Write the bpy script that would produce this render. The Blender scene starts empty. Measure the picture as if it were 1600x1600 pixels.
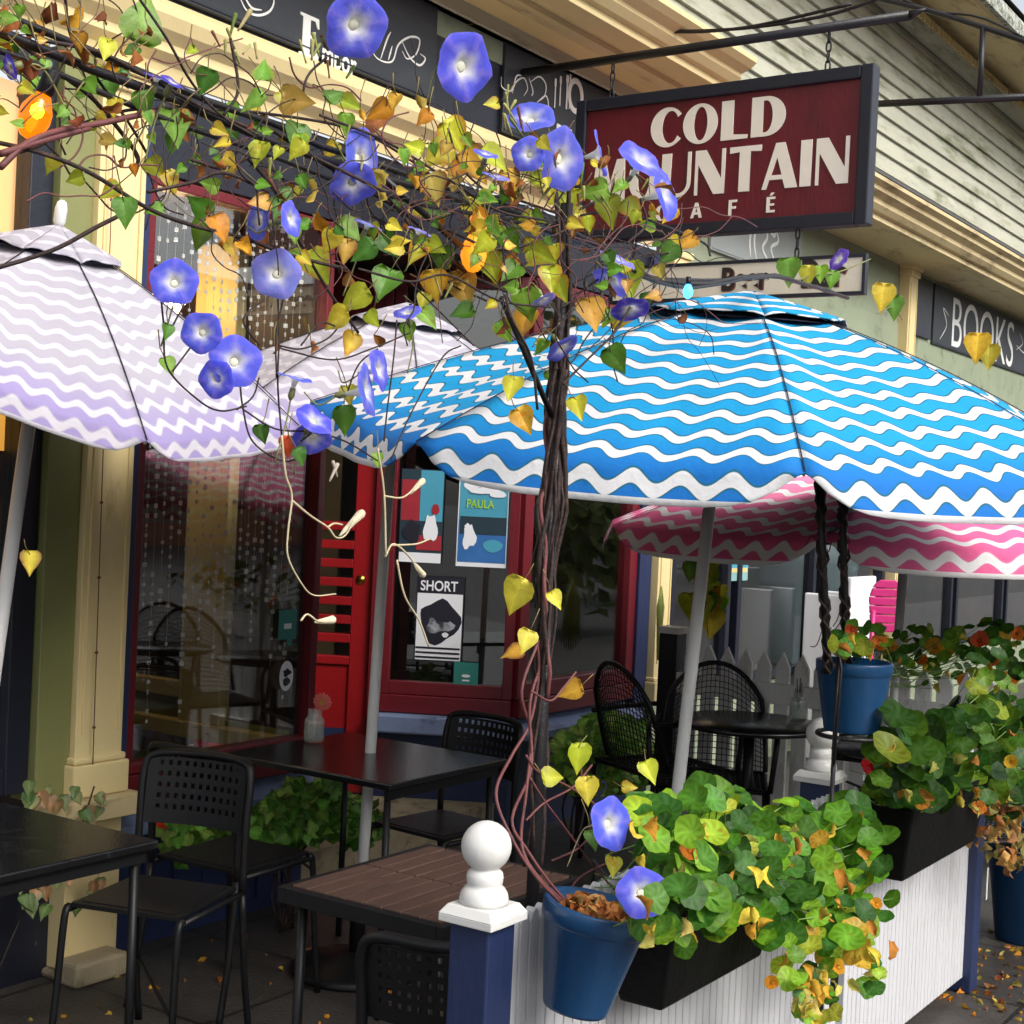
import bpy, bmesh, math, random
from mathutils import Vector as V, Matrix, Quaternion
rnd = random.Random(7)
PI = math.pi; R = math.radians
scene = bpy.context.scene; COL = scene.collection

# ------------------------------------------------------------------ camera
FPX = 2300.0; CAM = V((0, 0, 1.6)); TH = R(34)
f0 = V((math.cos(TH), math.sin(TH), 0)); r0 = V((math.sin(TH), -math.cos(TH), 0)); zz = V((0, 0, 1))
pt = -math.atan(28/FPX); fw = f0*math.cos(pt)+zz*math.sin(pt); up = zz*math.cos(pt)-f0*math.sin(pt)
ra = math.atan(.047); CR = r0*math.cos(ra)+up*math.sin(ra); CU = up*math.cos(ra)-r0*math.sin(ra)
cd = bpy.data.cameras.new('camera'); cam = bpy.data.objects.new('camera', cd); COL.objects.link(cam)
M = Matrix((CR, CU, -fw)).transposed().to_4x4(); M.translation = CAM; cam.matrix_world = M
cd.sensor_width = 36; cd.lens = FPX/1600*36; cd.clip_end = 400; cd.clip_start = .05
scene.camera = cam

def at(px, py, X=None, Y=None, Z=None):
    """point of the surveyed photograph on a plane of the place"""
    r = fw+CR*((px-800)/FPX)-CU*((py-800)/FPX)
    t = X/r.x if X is not None else Y/r.y if Y is not None else (Z-CAM.z)/r.z
    return CAM+r*t

# ------------------------------------------------------------------ materials
MATS = {}
def new_mat(name):
    m = bpy.data.materials.new(name); m.use_nodes = True
    nt = m.node_tree; b = nt.nodes['Principled BSDF']; MATS[name] = m
    return m, nt, b
def N(nt, t, **k):
    n = nt.nodes.new(t)
    for a, v in k.items(): setattr(n, a, v)
    return n
def mth(nt, op, a, b=None, c=None):
    n = N(nt, 'ShaderNodeMath', operation=op)
    for i, v in enumerate((a, b, c)):
        if v is None: continue
        if isinstance(v, (int, float)): n.inputs[i].default_value = v
        else: nt.links.new(v, n.inputs[i])
    return n.outputs[0]
def mixc(nt, f, a, b, mode='MIX'):
    n = N(nt, 'ShaderNodeMix', data_type='RGBA', blend_type=mode)
    for s, v in ((n.inputs[0], f), (n.inputs[6], a), (n.inputs[7], b)):
        if isinstance(v, (int, float)): s.default_value = v
        elif isinstance(v, tuple): s.default_value = (*v[:3], 1)
        else: nt.links.new(v, s)
    return n.outputs[2]
def noise(nt, scale, detail=4, vec=None, rough=.55):
    n = N(nt, 'ShaderNodeTexNoise'); n.inputs['Scale'].default_value = scale; n.inputs['Detail'].default_value = detail
    n.inputs['Roughness'].default_value = rough
    if vec is not None: nt.links.new(vec, n.inputs['Vector'])
    return n.outputs['Fac']
def ocoord(nt, scale=(1, 1, 1)):
    c = N(nt, 'ShaderNodeTexCoord'); mp = N(nt, 'ShaderNodeMapping'); mp.inputs['Scale'].default_value = scale
    nt.links.new(c.outputs['Object'], mp.inputs['Vector']); return mp.outputs[0]
def sstep(nt, x, lo, hi):
    n = N(nt, 'ShaderNodeMapRange', interpolation_type='SMOOTHSTEP'); n.inputs[1].default_value = lo; n.inputs[2].default_value = hi
    nt.links.new(x, n.inputs[0]); return n.outputs[0]
def paint(name, col, rough=.5, var=.25, scale=9, dirt=None, dscale=5, dthr=(.55, .75), bump=.15, bscale=60, stretch=(1, 1, 1), metal=0, spec=.5, coat=0):
    m, nt, b = new_mat(name); oc = ocoord(nt, stretch)
    n = noise(nt, scale, 5, oc)
    c = mixc(nt, n, tuple(x*(1-var) for x in col), tuple(min(1, x*(1+var)) for x in col))
    if dirt:
        d = noise(nt, dscale, 8, oc, .7)
        c = mixc(nt, sstep(nt, d, *dthr), c, dirt)
    nt.links.new(c, b.inputs['Base Color'])
    rr = mth(nt, 'MULTIPLY_ADD', noise(nt, scale*2.3, 3, oc), .3*rough, rough*.85); nt.links.new(rr, b.inputs['Roughness'])
    b.inputs['Metallic'].default_value = metal; b.inputs['Specular IOR Level'].default_value = spec
    b.inputs['Coat Weight'].default_value = coat
    if bump:
        bp = N(nt, 'ShaderNodeBump'); bp.inputs['Strength'].default_value = bump; bp.inputs['Distance'].default_value = .01
        nt.links.new(noise(nt, bscale, 4, oc), bp.inputs['Height']); nt.links.new(bp.outputs[0], b.inputs['Normal'])
    return m

CREAM = paint('cream_paint', (.72, .58, .29), .5, .10, 3, (.40, .29, .12), 7, (.60, .8), stretch=(1, 1, .35))
CREAMD = paint('weathered_cream', (.62, .50, .27), .6, .2, 3, (.20, .13, .06), 5, (.5, .72), stretch=(.35, 1, 1))
OLIVE = paint('olive_paint', (.20, .21, .075), .5, .15, 4, (.10, .09, .03), 6, (.6, .8))
NAVY = paint('navy_paint', (.016, .028, .085), .4, .3, 6, (.09, .10, .13), 22, (.64, .78), bump=.25, bscale=45, stretch=(1, 1, .3))
NAVYB = paint('navy_black_paint', (.010, .012, .022), .4, .3, 6, (.09, .09, .09), 22, (.68, .74))
BLUEG = paint('grey_blue_sill_paint', (.17, .22, .36), .45, .25, 8, (.05, .06, .1), 9, (.5, .75))
MAROON = paint('maroon_paint', (.13, .008, .014), .35, .2, 6, (.08, .006, .01), 9, (.55, .8))
RED = paint('red_door_paint', (.27, .007, .010), .35, .2, 5, (.12, .006, .01), 9, (.55, .8))
SAGE = paint('sage_clapboard_paint', (.43, .43, .34), .7, .22, 2.5, (.16, .17, .09), 3.2, (.46, .72), bump=.3, bscale=40, stretch=(.5, 1, 2.2))
SAGE2 = paint('sage_panel_paint', (.26, .30, .20), .6, .2, 3, (.12, .13, .08), 5, (.5, .75))
GREY = paint('grey_panel_paint', (.28, .31, .30), .6, .15, 3)
BOARD = paint('slate_signboard', (.022, .026, .034), .5, .3, 3, (.04, .045, .05), 6, (.5, .8), stretch=(.4, 1, 1))
WHITEP = paint('white_lettering_paint', (.75, .75, .72), .5, .06, 20, (.45, .45, .43), 30, (.62, .7), bump=0)
CREAML = paint('cream_lettering_paint', (.88, .79, .66), .5, .06, 20, (.5, .38, .28), 30, (.66, .74), bump=0)
BLACKL = paint('black_lettering_paint', (.02, .012, .012), .5, .1, bump=0)
BROWNL = paint('brown_shadow_paint', (.18, .07, .035), .5, .1, bump=0)
SIGNRED = paint('burgundy_sign_paint', (.125, .006, .014), .42, .28, 4, (.07, .006, .012), 6, (.48, .75), stretch=(1, 1, .35), bump=.2)
SIGNCR = paint('cream_sign_paint', (.76, .68, .52), .5, .08, 4, (.5, .42, .3), 9, (.62, .8))
IRON = paint('black_iron', (.012, .011, .013), .38, .3, 30, (.045, .03, .025), 30, (.62, .75), bump=.2, bscale=150)
BLACKM = paint('black_powder_coat', (.007, .007, .008), .42, .3, 20, (.022, .02, .018), 30, (.6, .75), bump=.12, bscale=300, spec=.3)
TABLE = paint('wet_black_table_top', (.007, .007, .008), .20, .3, 14, (.02, .02, .02), 14, (.5, .7), bump=.08, bscale=120)
WOODB = paint('brown_weathered_wood', (.075, .040, .028), .5, .35, 6, (.03, .02, .016), 10, (.5, .7), bump=.4, bscale=30, stretch=(1, 14, 1))
CHROME = paint('white_pole_enamel', (.72, .72, .70), .35, .06, 8, (.5, .5, .47), 20, (.62, .75), bump=0)
WHITE = paint('white_fence_paint', (.58, .58, .60), .45, .08, 6, (.36, .36, .31), 4, (.54, .78), bump=.15, stretch=(5, 2, .35))
WHITEG = paint('grimy_white_picket_paint', (.80, .80, .79), .5, .12, 6, (.34, .35, .31), 6, (.5, .75), bump=.15, stretch=(2, 2, .6))
WHITEV = paint('white_vinyl', (.66, .655, .63), .35, .05, 5, (.42, .40, .35), 14, (.56, .76), bump=.08, bscale=40)
POTB = paint('blue_glazed_pot', (.008, .055, .15), .30, .3, 7, (.10, .12, .13), 16, (.64, .82), bump=.2, bscale=30, stretch=(1, 1, .5))
TROUGH = paint('black_plastic', (.004, .004, .004), .6, .2, bump=.3, bscale=60, spec=.12)
SOIL = paint('dark_soil', (.03, .018, .01), .9, .4, 30, bump=1, bscale=60)
GROUND = paint('wet_paving', (.060, .055, .050), .42, .4, 3, (.035, .032, .030), 6, (.4, .7), bump=.5, bscale=70)
def pave():
    m = MATS['wet_paving']; nt = m.node_tree; b = nt.nodes['Principled BSDF']; src = b.inputs['Base Color'].links[0].from_socket; br_ = N(nt, 'ShaderNodeTexBrick'); nt.links.new(ocoord(nt), br_.inputs['Vector'])
    br_.inputs['Scale'].default_value = 1; br_.inputs['Brick Width'].default_value = .62; br_.inputs['Row Height'].default_value = .62; br_.inputs['Mortar Size'].default_value = .008; br_.offset = .0
    br_.inputs['Color1'].default_value = (.85, .85, .85, 1); br_.inputs['Color2'].default_value = (1.1, 1.08, 1.05, 1); br_.inputs['Mortar'].default_value = (.3, .3, .3, 1)
    nt.links.new(mixc(nt, 1.0, src, br_.outputs[0], 'MULTIPLY'), b.inputs['Base Color'])
pave()
ASPH = paint('asphalt', (.050, .050, .050), .7, .3, 30, bump=.5, bscale=200)
STONE = paint('foundation_stone', (.33, .27, .17), .7, .3, 12, (.12, .09, .06), 9, (.5, .7), bump=.6, bscale=25)
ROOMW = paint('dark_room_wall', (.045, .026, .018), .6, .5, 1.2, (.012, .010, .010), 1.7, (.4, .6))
ROOMG = paint('reflection_green_wall', (.06, .085, .055), .6, .5, 1.2, (.012, .016, .012), 1.7, (.4, .6))  # green paints the window reflection into the wall behind the glass
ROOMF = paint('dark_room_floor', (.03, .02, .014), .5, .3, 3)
YTRIM = paint('yellow_interior_trim', (.64, .51, .20), .45, .12, 4, (.4, .28, .07), 7, (.62, .8))
STEM = paint('dark_vine_stem', (.026, .014, .012), .7, .45, 40, (.075, .034, .024), 40, (.5, .7), bump=.4, bscale=120)
STEMR = paint('reddish_vine_stem', (.15, .045, .045), .6, .35, 30, (.07, .03, .03), 30, (.5, .7), bump=.2)
STEMP = paint('pale_tendril', (.50, .42, .26), .6, .2, 30, bump=.1)
BRICK = paint('brick_wall', (.24, .085, .05), .8, .3, 3, (.12, .05, .04), 8, (.5, .7))
ROOFM = paint('roof_shingle', (.08, .08, .085), .8, .3, 12)
FROST = paint('mossy_gutter_edge', (.42, .44, .38), .8, .3, 20, (.10, .11, .08), 30, (.42, .6), bump=.6, bscale=80)
NAVYCLOTH = paint('navy_lining', (.010, .012, .035), .8, .2, bump=.1, bscale=400)
PINKP = paint('pink_plastic', (.62, .03, .20), .4, .15, 5)
CLOTHW = paint('white_cloth', (.70, .71, .72), .8, .1, 4)
TEAL = paint('teal_sticker', (.025, .20, .17), .5, .2, 8, bump=0)
PAPERW = paint('white_paper', (.74, .75, .78), .6, .05, 6, bump=0)
PAPERB = paint('black_printed_paper', (.012, .012, .022), .45, .3, 30, bump=0)
PAPERG = paint('photo_grey_paper', (.30, .31, .34), .45, .9, 14, (.03, .03, .04), 11, (.4, .55), bump=0)
POSTBL = paint('blue_poster_paper', (.03, .13, .36), .45, .3, 6, bump=0)
POSTTQ = paint('turquoise_poster_paper', (.06, .30, .42), .45, .2, 6, bump=0)
POSTDK = paint('dark_green_poster_paper', (.015, .035, .05), .45, .3, 6, bump=0)
POSTRD = paint('red_poster_paper', (.30, .02, .03), .45, .2, 6, bump=0)
LIME = paint('lime_print', (.30, .55, .05), .5, .1, bump=0)
BRASS = paint('brass', (.55, .32, .06), .3, .2, 20, metal=1, bump=0)
LEAFLIT = paint('leaf_litter', (.10, .045, .02), .8, .6, 30, bump=.6, bscale=60)

def glassy(name, tint, rough=.02, ior=1.5, refl=1.0):
    m, nt, b = new_mat(name); nt.nodes.remove(b); out = nt.nodes['Material Output']
    tr = N(nt, 'ShaderNodeBsdfTransparent'); tr.inputs[0].default_value = (*tint, 1)
    gl = N(nt, 'ShaderNodeBsdfGlossy'); gl.inputs['Roughness'].default_value = rough; gl.inputs[0].default_value = (refl, refl, refl, 1)
    lw = N(nt, 'ShaderNodeLayerWeight'); lw.inputs[0].default_value = .5; f0_ = ((ior-1)/(ior+1))**2
    fr = mth(nt, 'MULTIPLY_ADD', mth(nt, 'POWER', lw.outputs[1], 5), 1-f0_, f0_)
    mx = N(nt, 'ShaderNodeMixShader'); nt.links.new(fr, mx.inputs[0]); nt.links.new(tr.outputs[0], mx.inputs[1]); nt.links.new(gl.outputs[0], mx.inputs[2])
    nt.links.new(mx.outputs[0], out.inputs[0]); return m
GLASS = glassy('window_glass', (.90, .91, .90), .015, 1.95)
def sky_haze(m, f, c):
    nt = m.node_tree; out = nt.nodes['Material Output']; l = out.inputs[0].links[0].from_socket; d = N(nt, 'ShaderNodeBsdfTranslucent'); d.inputs[0].default_value = (*c, 1); d2 = N(nt, 'ShaderNodeBsdfDiffuse'); d2.inputs[0].default_value = (*c, 1)
    a = N(nt, 'ShaderNodeMixShader'); nt.links.new(d.outputs[0], a.inputs[1]); nt.links.new(d2.outputs[0], a.inputs[2]); x = N(nt, 'ShaderNodeMixShader'); x.inputs[0].default_value = f
    nt.links.new(l, x.inputs[1]); nt.links.new(a.outputs[0], x.inputs[2]); nt.links.new(x.outputs[0], out.inputs[0]); return m
JARG = sky_haze(glassy('sky_hazed_jar_glass', (.95, .97, .95), .03, 1.6), .22, (.8, .84, .82))  # whitish diffuse mixed in to paint the sky refracted by the glass
WATER = glassy('jar_water', (.93, .95, .93), .01, 1.33)

def emit(name, col, st, base=(.5, .3, .1)):
    m, nt, b = new_mat(name); b.inputs['Base Color'].default_value = (*base, 1); b.inputs['Emission Color'].default_value = (*col, 1); b.inputs['Emission Strength'].default_value = st
    return m
BULBY = glassy('lit_amber_bulb', (1, .50, .05), .08, 1.5); BULBH = emit('bulb_filament', (1, .62, .10), 9)
def add_glow(m, col, st):
    nt = m.node_tree; out = nt.nodes['Material Output']; l = out.inputs[0].links[0].from_socket; e = N(nt, 'ShaderNodeEmission'); e.inputs[0].default_value = (*col, 1); e.inputs[1].default_value = st
    a = N(nt, 'ShaderNodeAddShader'); nt.links.new(l, a.inputs[0]); nt.links.new(e.outputs[0], a.inputs[1]); nt.links.new(a.outputs[0], out.inputs[0])
add_glow(BULBY, (1, .25, .003), .42)
BULBB = emit('lit_blue_bulb', (.03, .30, 1), 5.0, (.02, .2, .9)); BULBO = emit('dim_orange_bulb', (1, .25, .008), .8, (.8, .3, .02))
def glow_panel_mat():
    m, nt, b = new_mat('glowing_interior_panel'); oc = ocoord(nt); n = noise(nt, 1.3, 3, oc)
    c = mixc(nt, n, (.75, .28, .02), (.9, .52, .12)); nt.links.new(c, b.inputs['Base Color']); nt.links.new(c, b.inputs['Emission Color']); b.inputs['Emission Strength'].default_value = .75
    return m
GLOWPANEL = glow_panel_mat()  # panel made to glow by itself in place of the lamp-lit room

def tinted(name, rough=.5, trans=.3, nz=.35, nscale=60, spec=.4, spots=0):
    """plant tissue whose own colour is stored per blade"""
    m, nt, b = new_mat(name); out = nt.nodes['Material Output']
    a = N(nt, 'ShaderNodeVertexColor', layer_name='tint'); oc = ocoord(nt)
    n = noise(nt, nscale, 3, oc); f = mth(nt, 'MULTIPLY_ADD', n, 2*nz, 1-nz)
    g = N(nt, 'ShaderNodeCombineColor'); [nt.links.new(f, g.inputs[i]) for i in range(3)]
    c = mixc(nt, 1.0, a.outputs[0], g.outputs[0], 'MULTIPLY')
    if spots:
        sp_ = sstep(nt, noise(nt, spots, 5, oc, .65), .56, .70); c = mixc(nt, mth(nt, 'MULTIPLY', sp_, .75), c, mixc(nt, 1.0, c, (.95, .52, .35), 'MULTIPLY'))
    bp = N(nt, 'ShaderNodeBump'); bp.inputs['Strength'].default_value = .35; bp.inputs['Distance'].default_value = .004; nt.links.new(noise(nt, nscale*2.5, 3, oc), bp.inputs['Height']); nt.links.new(bp.outputs[0], b.inputs['Normal'])
    nt.links.new(c, b.inputs['Base Color']); b.inputs['Roughness'].default_value = rough; b.inputs['Specular IOR Level'].default_value = spec
    t = N(nt, 'ShaderNodeBsdfTranslucent'); nt.links.new(c, t.inputs[0])
    mx = N(nt, 'ShaderNodeMixShader'); mx.inputs[0].default_value = trans
    nt.links.new(b.outputs[0], mx.inputs[1]); nt.links.new(t.outputs[0], mx.inputs[2]); nt.links.new(mx.outputs[0], out.inputs[0])
    return m
LEAF = tinted('leaf_tissue', .40, .32, .35, 45, .4, 38); PETAL = tinted('petal_tissue', .6, .40, .14, 60, .15); NLEAF = tinted('nasturtium_leaf_tissue', .45, .32, .30, 38, .28, 30)
DRY = tinted('dried_leaf_tissue', .7, .2, .45, 80, .2)

def canopy_mat(name, top, low, outline, white=(.82, .82, .83), lam=.0935, per=.079, vr=1.04, fade=(.35, 1.0)):
    """printed cloth: wavy white stripes; uv is metres across the panel and down the panel"""
    m, nt, b = new_mat(name); uvn = N(nt, 'ShaderNodeUVMap', uv_map='cloth'); sp = N(nt, 'ShaderNodeSeparateXYZ'); nt.links.new(uvn.outputs[0], sp.inputs[0])
    u, v = sp.outputs[0], sp.outputs[1]
    amp = N(nt, 'ShaderNodeMapRange'); nt.links.new(v, amp.inputs[0]); amp.inputs[1].default_value = .3; amp.inputs[2].default_value = vr; amp.inputs[3].default_value = .0085; amp.inputs[4].default_value = .0165
    sn = mth(nt, 'SINE', mth(nt, 'MULTIPLY', u, 2*PI/lam))
    w = mth(nt, 'ADD', v, mth(nt, 'MULTIPLY', sn, amp.outputs[0]))
    t = mth(nt, 'FRACT', mth(nt, 'DIVIDE', mth(nt, 'SUBTRACT', w, vr-.035-.036-20*per), per))   # white rows
    rp = N(nt, 'ShaderNodeValToRGB'); e = rp.color_ramp; e.interpolation = 'LINEAR'
    nt.links.new(t, rp.inputs[0])
    # mask ramp: R = white, G = outline
    def fill(r, stops):
        while len(r.elements) < len(stops): r.elements.new(.5)
        for el, (p, c) in zip(r.elements, stops): el.position = p; el.color = (*c, 1)
    Wm, Om, Cm = (1, 0, 0), (0, 1, 0), (0, 0, 0)
    fill(e, [(0, Om), (.035, Om), (.055, Wm), (.40, Wm), (.42, Om), (.455, Om), (.475, Cm), (.975, Cm), (.99, Om)])
    rq = N(nt, 'ShaderNodeValToRGB'); q = rq.color_ramp; q.interpolation = 'LINEAR'
    lo = vr-.035; hi = vr+.115
    nw = N(nt, 'ShaderNodeMapRange'); nt.links.new(w, nw.inputs[0]); nw.inputs[1].default_value = lo; nw.inputs[2].default_value = hi
    nt.links.new(nw.outputs[0], rq.inputs[0])
    f = lambda x: (x-lo)/(hi-lo)
    fill(q, [(0, Cm), (f(vr+.015), Cm), (f(vr+.018), Om), (f(vr+.021), Om), (f(vr+.023), Wm), (f(vr+.055), Wm), (f(vr+.057), Om), (f(vr+.060), Om), (f(vr+.062), Cm), (1, Cm)])
    msk = mixc(nt, mth(nt, 'GREATER_THAN', w, lo), rp.outputs[0], rq.outputs[0])
    hem = mth(nt, 'GREATER_THAN', v, vr+.072)
    ms = N(nt, 'ShaderNodeSeparateColor'); nt.links.new(msk, ms.inputs[0])
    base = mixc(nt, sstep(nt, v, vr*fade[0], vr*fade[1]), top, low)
    c = mixc(nt, ms.outputs[1], base, outline)
    wm = mth(nt, 'MAXIMUM', ms.outputs[0], hem)
    c = mixc(nt, wm, c, white)
    oc = ocoord(nt); n = noise(nt, 5, 4, oc); g = mth(nt, 'ADD', mth(nt, 'MULTIPLY_ADD', n, .22, .84), mth(nt, 'MULTIPLY', noise(nt, 420, 2, oc), .12)); gc = N(nt, 'ShaderNodeCombineColor'); [nt.links.new(g, gc.inputs[i]) for i in range(3)]
    c = mixc(nt, 1.0, c, gc.outputs[0], 'MULTIPLY')
    nt.links.new(c, b.inputs['Base Color']); b.inputs['Roughness'].default_value = .75; b.inputs['Specular IOR Level'].default_value = .2
    bp = N(nt, 'ShaderNodeBump'); bp.inputs['Strength'].default_value = .55; bp.inputs['Distance'].default_value = .012
    nt.links.new(noise(nt, 10, 6, oc, .62), bp.inputs['Height']); nt.links.new(bp.outputs[0], b.inputs['Normal'])
    return m
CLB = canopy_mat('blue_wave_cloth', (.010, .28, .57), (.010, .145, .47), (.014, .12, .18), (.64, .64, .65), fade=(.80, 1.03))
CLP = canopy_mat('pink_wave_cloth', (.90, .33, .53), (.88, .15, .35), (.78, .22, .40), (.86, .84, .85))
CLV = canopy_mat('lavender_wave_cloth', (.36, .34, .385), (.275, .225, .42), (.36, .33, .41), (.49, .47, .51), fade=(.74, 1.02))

# ------------------------------------------------------------------ mesh building
class MB:
    def __init__(s): s.v = []; s.f = []; s.m = []; s.c = {}; s.uv = {}; s.sm = []
    def add(s, vs, fs, mi=0, sm=False, col=None):
        o = len(s.v); s.v += [V(p) for p in vs]
        for f in fs:
            if col: s.c[len(s.f)] = col
            s.f.append([o+i for i in f]); s.m.append(mi); s.sm.append(sm)
        return o
    def box(s, a, b, mi=0):
        x0, y0, z0 = a; x1, y1, z1 = b
        x0, x1 = min(x0, x1), max(x0, x1); y0, y1 = min(y0, y1), max(y0, y1); z0, z1 = min(z0, z1), max(z0, z1)
        s.add([(x0, y0, z0), (x1, y0, z0), (x1, y1, z0), (x0, y1, z0), (x0, y0, z1), (x1, y0, z1), (x1, y1, z1), (x0, y1, z1)],
              [(3, 2, 1, 0), (4, 5, 6, 7), (0, 1, 5, 4), (1, 2, 6, 5), (2, 3, 7, 6), (3, 0, 4, 7)], mi)
    def obox(s, M_, a, b, mi=0):
        o = len(s.v); s.box(a, b, mi)
        for i in range(o, len(s.v)): s.v[i] = M_ @ s.v[i]
    def tube(s, pts, r, n=6, mi=0, cap=True, col=None, sm=True):
        pts = [V(p) for p in pts]; L = len(pts); rs = r if isinstance(r, (list, tuple)) else [r]*L
        ref = None; vs = []
        for i, p in enumerate(pts):
            d = (pts[min(i+1, L-1)]-pts[max(i-1, 0)])
            if d.length < 1e-9: d = V((0, 0, 1))
            d.normalize()
            if ref is None: ref = d.orthogonal().normalized()
            ref = (ref-d*ref.dot(d))
            if ref.length < 1e-6: ref = d.orthogonal()
            ref.normalize(); bn = d.cross(ref)
            vs += [p+(ref*math.cos(2*PI*k/n)+bn*math.sin(2*PI*k/n))*rs[i] for k in range(n)]
        fs = [(i*n+k, i*n+(k+1) % n, (i+1)*n+(k+1) % n, (i+1)*n+k) for i in range(L-1) for k in range(n)]
        if cap: fs += [tuple(range(n-1, -1, -1)), tuple((L-1)*n+k for k in range(n))]
        s.add(vs, fs, mi, sm, col)
    def lathe(s, prof, n=24, mi=0, M_=None, cap=True, sm=True, col=None):
        vs = [(r*math.cos(2*PI*k/n), r*math.sin(2*PI*k/n), z) for r, z in prof for k in range(n)]
        if M_ is not None: vs = [M_ @ V(p) for p in vs]
        L = len(prof); fs = [(i*n+k, i*n+(k+1) % n, (i+1)*n+(k+1) % n, (i+1)*n+k) for i in range(L-1) for k in range(n)]
        if cap: fs += [tuple(range(n-1, -1, -1)), tuple((L-1)*n+k for k in range(n))]
        s.add(vs, fs, mi, sm, col)
    def prism_x(s, prof, x0, x1, mi=0):
        n = len(prof); s.add([(x0, y, z) for y, z in prof]+[(x1, y, z) for y, z in prof],
                             [tuple(range(n)), tuple(range(2*n-1, n-1, -1))]+[(k, k+n, (k+1) % n+n, (k+1) % n) for k in range(n)], mi)
    def build(s, name, mats, parent=None, bevel=0, solid=0, mark=None, loc=None, matoff=0, offset=-1):
        me = bpy.data.meshes.new(name); me.from_pydata([tuple(p) for p in s.v], [], s.f)
        for m in (mats if isinstance(mats, (list, tuple)) else [mats]): me.materials.append(m)
        me.polygons.foreach_set('material_index', s.m); me.polygons.foreach_set('use_smooth', s.sm)
        if s.c:
            a = me.color_attributes.new('tint', 'FLOAT_COLOR', 'CORNER')
            for p in me.polygons:
                c = s.c.get(p.index, (.5, .5, .5))
                for j, li in enumerate(p.loop_indices): a.data[li].color = (*(c[j] if isinstance(c[0], tuple) else c), 1)
        if s.uv:
            l = me.uv_layers.new(name='cloth')
            for lp in me.loops: l.data[lp.index].uv = s.uv.get(lp.vertex_index, (0, 0))
        me.update()
        o = bpy.data.objects.new(name, me); COL.objects.link(o)
        if parent is not None: o.parent = parent
        if loc is not None: o.location = loc
        if bevel:
            b = o.modifiers.new('b', 'BEVEL'); b.width = bevel; b.segments = 2; b.limit_method = 'ANGLE'; b.angle_limit = R(40)
        if solid:
            k = o.modifiers.new('s', 'SOLIDIFY'); k.thickness = solid; k.offset = offset; k.material_offset = matoff; k.material_offset_rim = 0; k.use_rim = True
        return o
def tag(o, label, cat, group=None, kind=None):
    if label: o['label'] = label
    if cat: o['category'] = cat
    if group: o['group'] = group
    if kind: o['kind'] = kind
    return o
def thing(name, label, cat, loc=(0, 0, 0), rz=0, group=None):
    o = bpy.data.objects.new(name, None); COL.objects.link(o); o.location = loc; o.rotation_euler = (0, 0, rz); o.empty_display_size = .1
    return tag(o, label, cat, group)
def copy_tree(o, parent=None):
    c = o.copy(); COL.objects.link(c)
    if parent is not None: c.parent = parent
    for ch in list(o.children):
        copy_tree(ch, c)
    return c
def bx(name, a, b, m, parent=None, bevel=.003):
    k = MB(); k.box(a, b); return k.build(name, m, parent, bevel)
def frame_mat(origin, xdir, zdir=V((0, 0, 1))):
    """plane frame: x along xdir, z up, y = into the surface"""
    x = V(xdir).normalized(); z = V(zdir).normalized(); y = z.cross(x)
    M_ = Matrix((x, y, z)).transposed().to_4x4(); M_.translation = V(origin); return M_
def cr(pts, n=6):
    """smooth path through points"""
    p = [V(a) for a in pts]; p = [2*p[0]-p[1]]+p+[2*p[-1]-p[-2]]; out = []
    for i in range(1, len(p)-2):
        for k in range(n):
            t = k/n; a, b, c, d = p[i-1:i+3]
            out.append(.5*((2*b)+(c-a)*t+(2*a-5*b+4*c-d)*t*t+(3*b-a-3*c+d)*t**3))
    out.append(p[-2]); return out

# flat glyphs: outlines (with holes) filled by a 2-D curve, turned into a mesh lying in a frame's x-z plane
def outline_mesh(name, polys, M_, mat, parent=None, thick=.0015):
    cu = bpy.data.curves.new('t', 'CURVE'); cu.dimensions = '2D'; cu.fill_mode = 'BOTH'; cu.extrude = thick
    for pl in polys:
        sp = cu.splines.new('POLY'); sp.points.add(len(pl)-1); sp.use_cyclic_u = True
        for q, (x, y) in zip(sp.points, pl): q.co = (x, y, 0, 1)
    return curve_to_mesh(name, cu, M_, mat, parent)
ROT90 = Matrix.Rotation(PI/2, 4, 'X')
def curve_to_mesh(name, cu, M_, mat, parent):
    t = bpy.data.objects.new('t', cu); COL.objects.link(t)
    dg = bpy.context.evaluated_depsgraph_get(); me = bpy.data.meshes.new_from_object(t.evaluated_get(dg)); bpy.data.objects.remove(t)
    me.transform(M_ @ ROT90); me.materials.clear(); me.materials.append(mat); me.name = name
    o = bpy.data.objects.new(name, me); COL.objects.link(o)
    if parent is not None: o.parent = parent
    return o
def text_mesh(name, s, M_, size, mat, parent=None, xs=1.0, bold=0, thick=.001, align='LEFT', shear=0):
    cu = bpy.data.curves.new('t', 'FONT'); cu.body = s; cu.size = size; cu.offset = bold; cu.extrude = thick; cu.align_x = align; cu.shear = shear
    return curve_to_mesh(name, cu, M_ @ Matrix.Diagonal((xs, 1, 1, 1)), mat, parent)
def stroke(pts, w, n=8):
    """ribbon outline of a brush stroke that swells in the middle"""
    p = [V((a, b, 0)) for a, b in pts]; p = cr(p, n); L = len(p); l = []; r = []
    for i, q in enumerate(p):
        d = (p[min(i+1, L-1)]-p[max(i-1, 0)]).normalized(); nrm = V((-d.y, d.x, 0)); ww = w*(.35+.65*math.sin(PI*i/(L-1)))
        l.append((q.x+nrm.x*ww, q.y+nrm.y*ww)); r.append((q.x-nrm.x*ww, q.y-nrm.y*ww))
    return l, r
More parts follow.
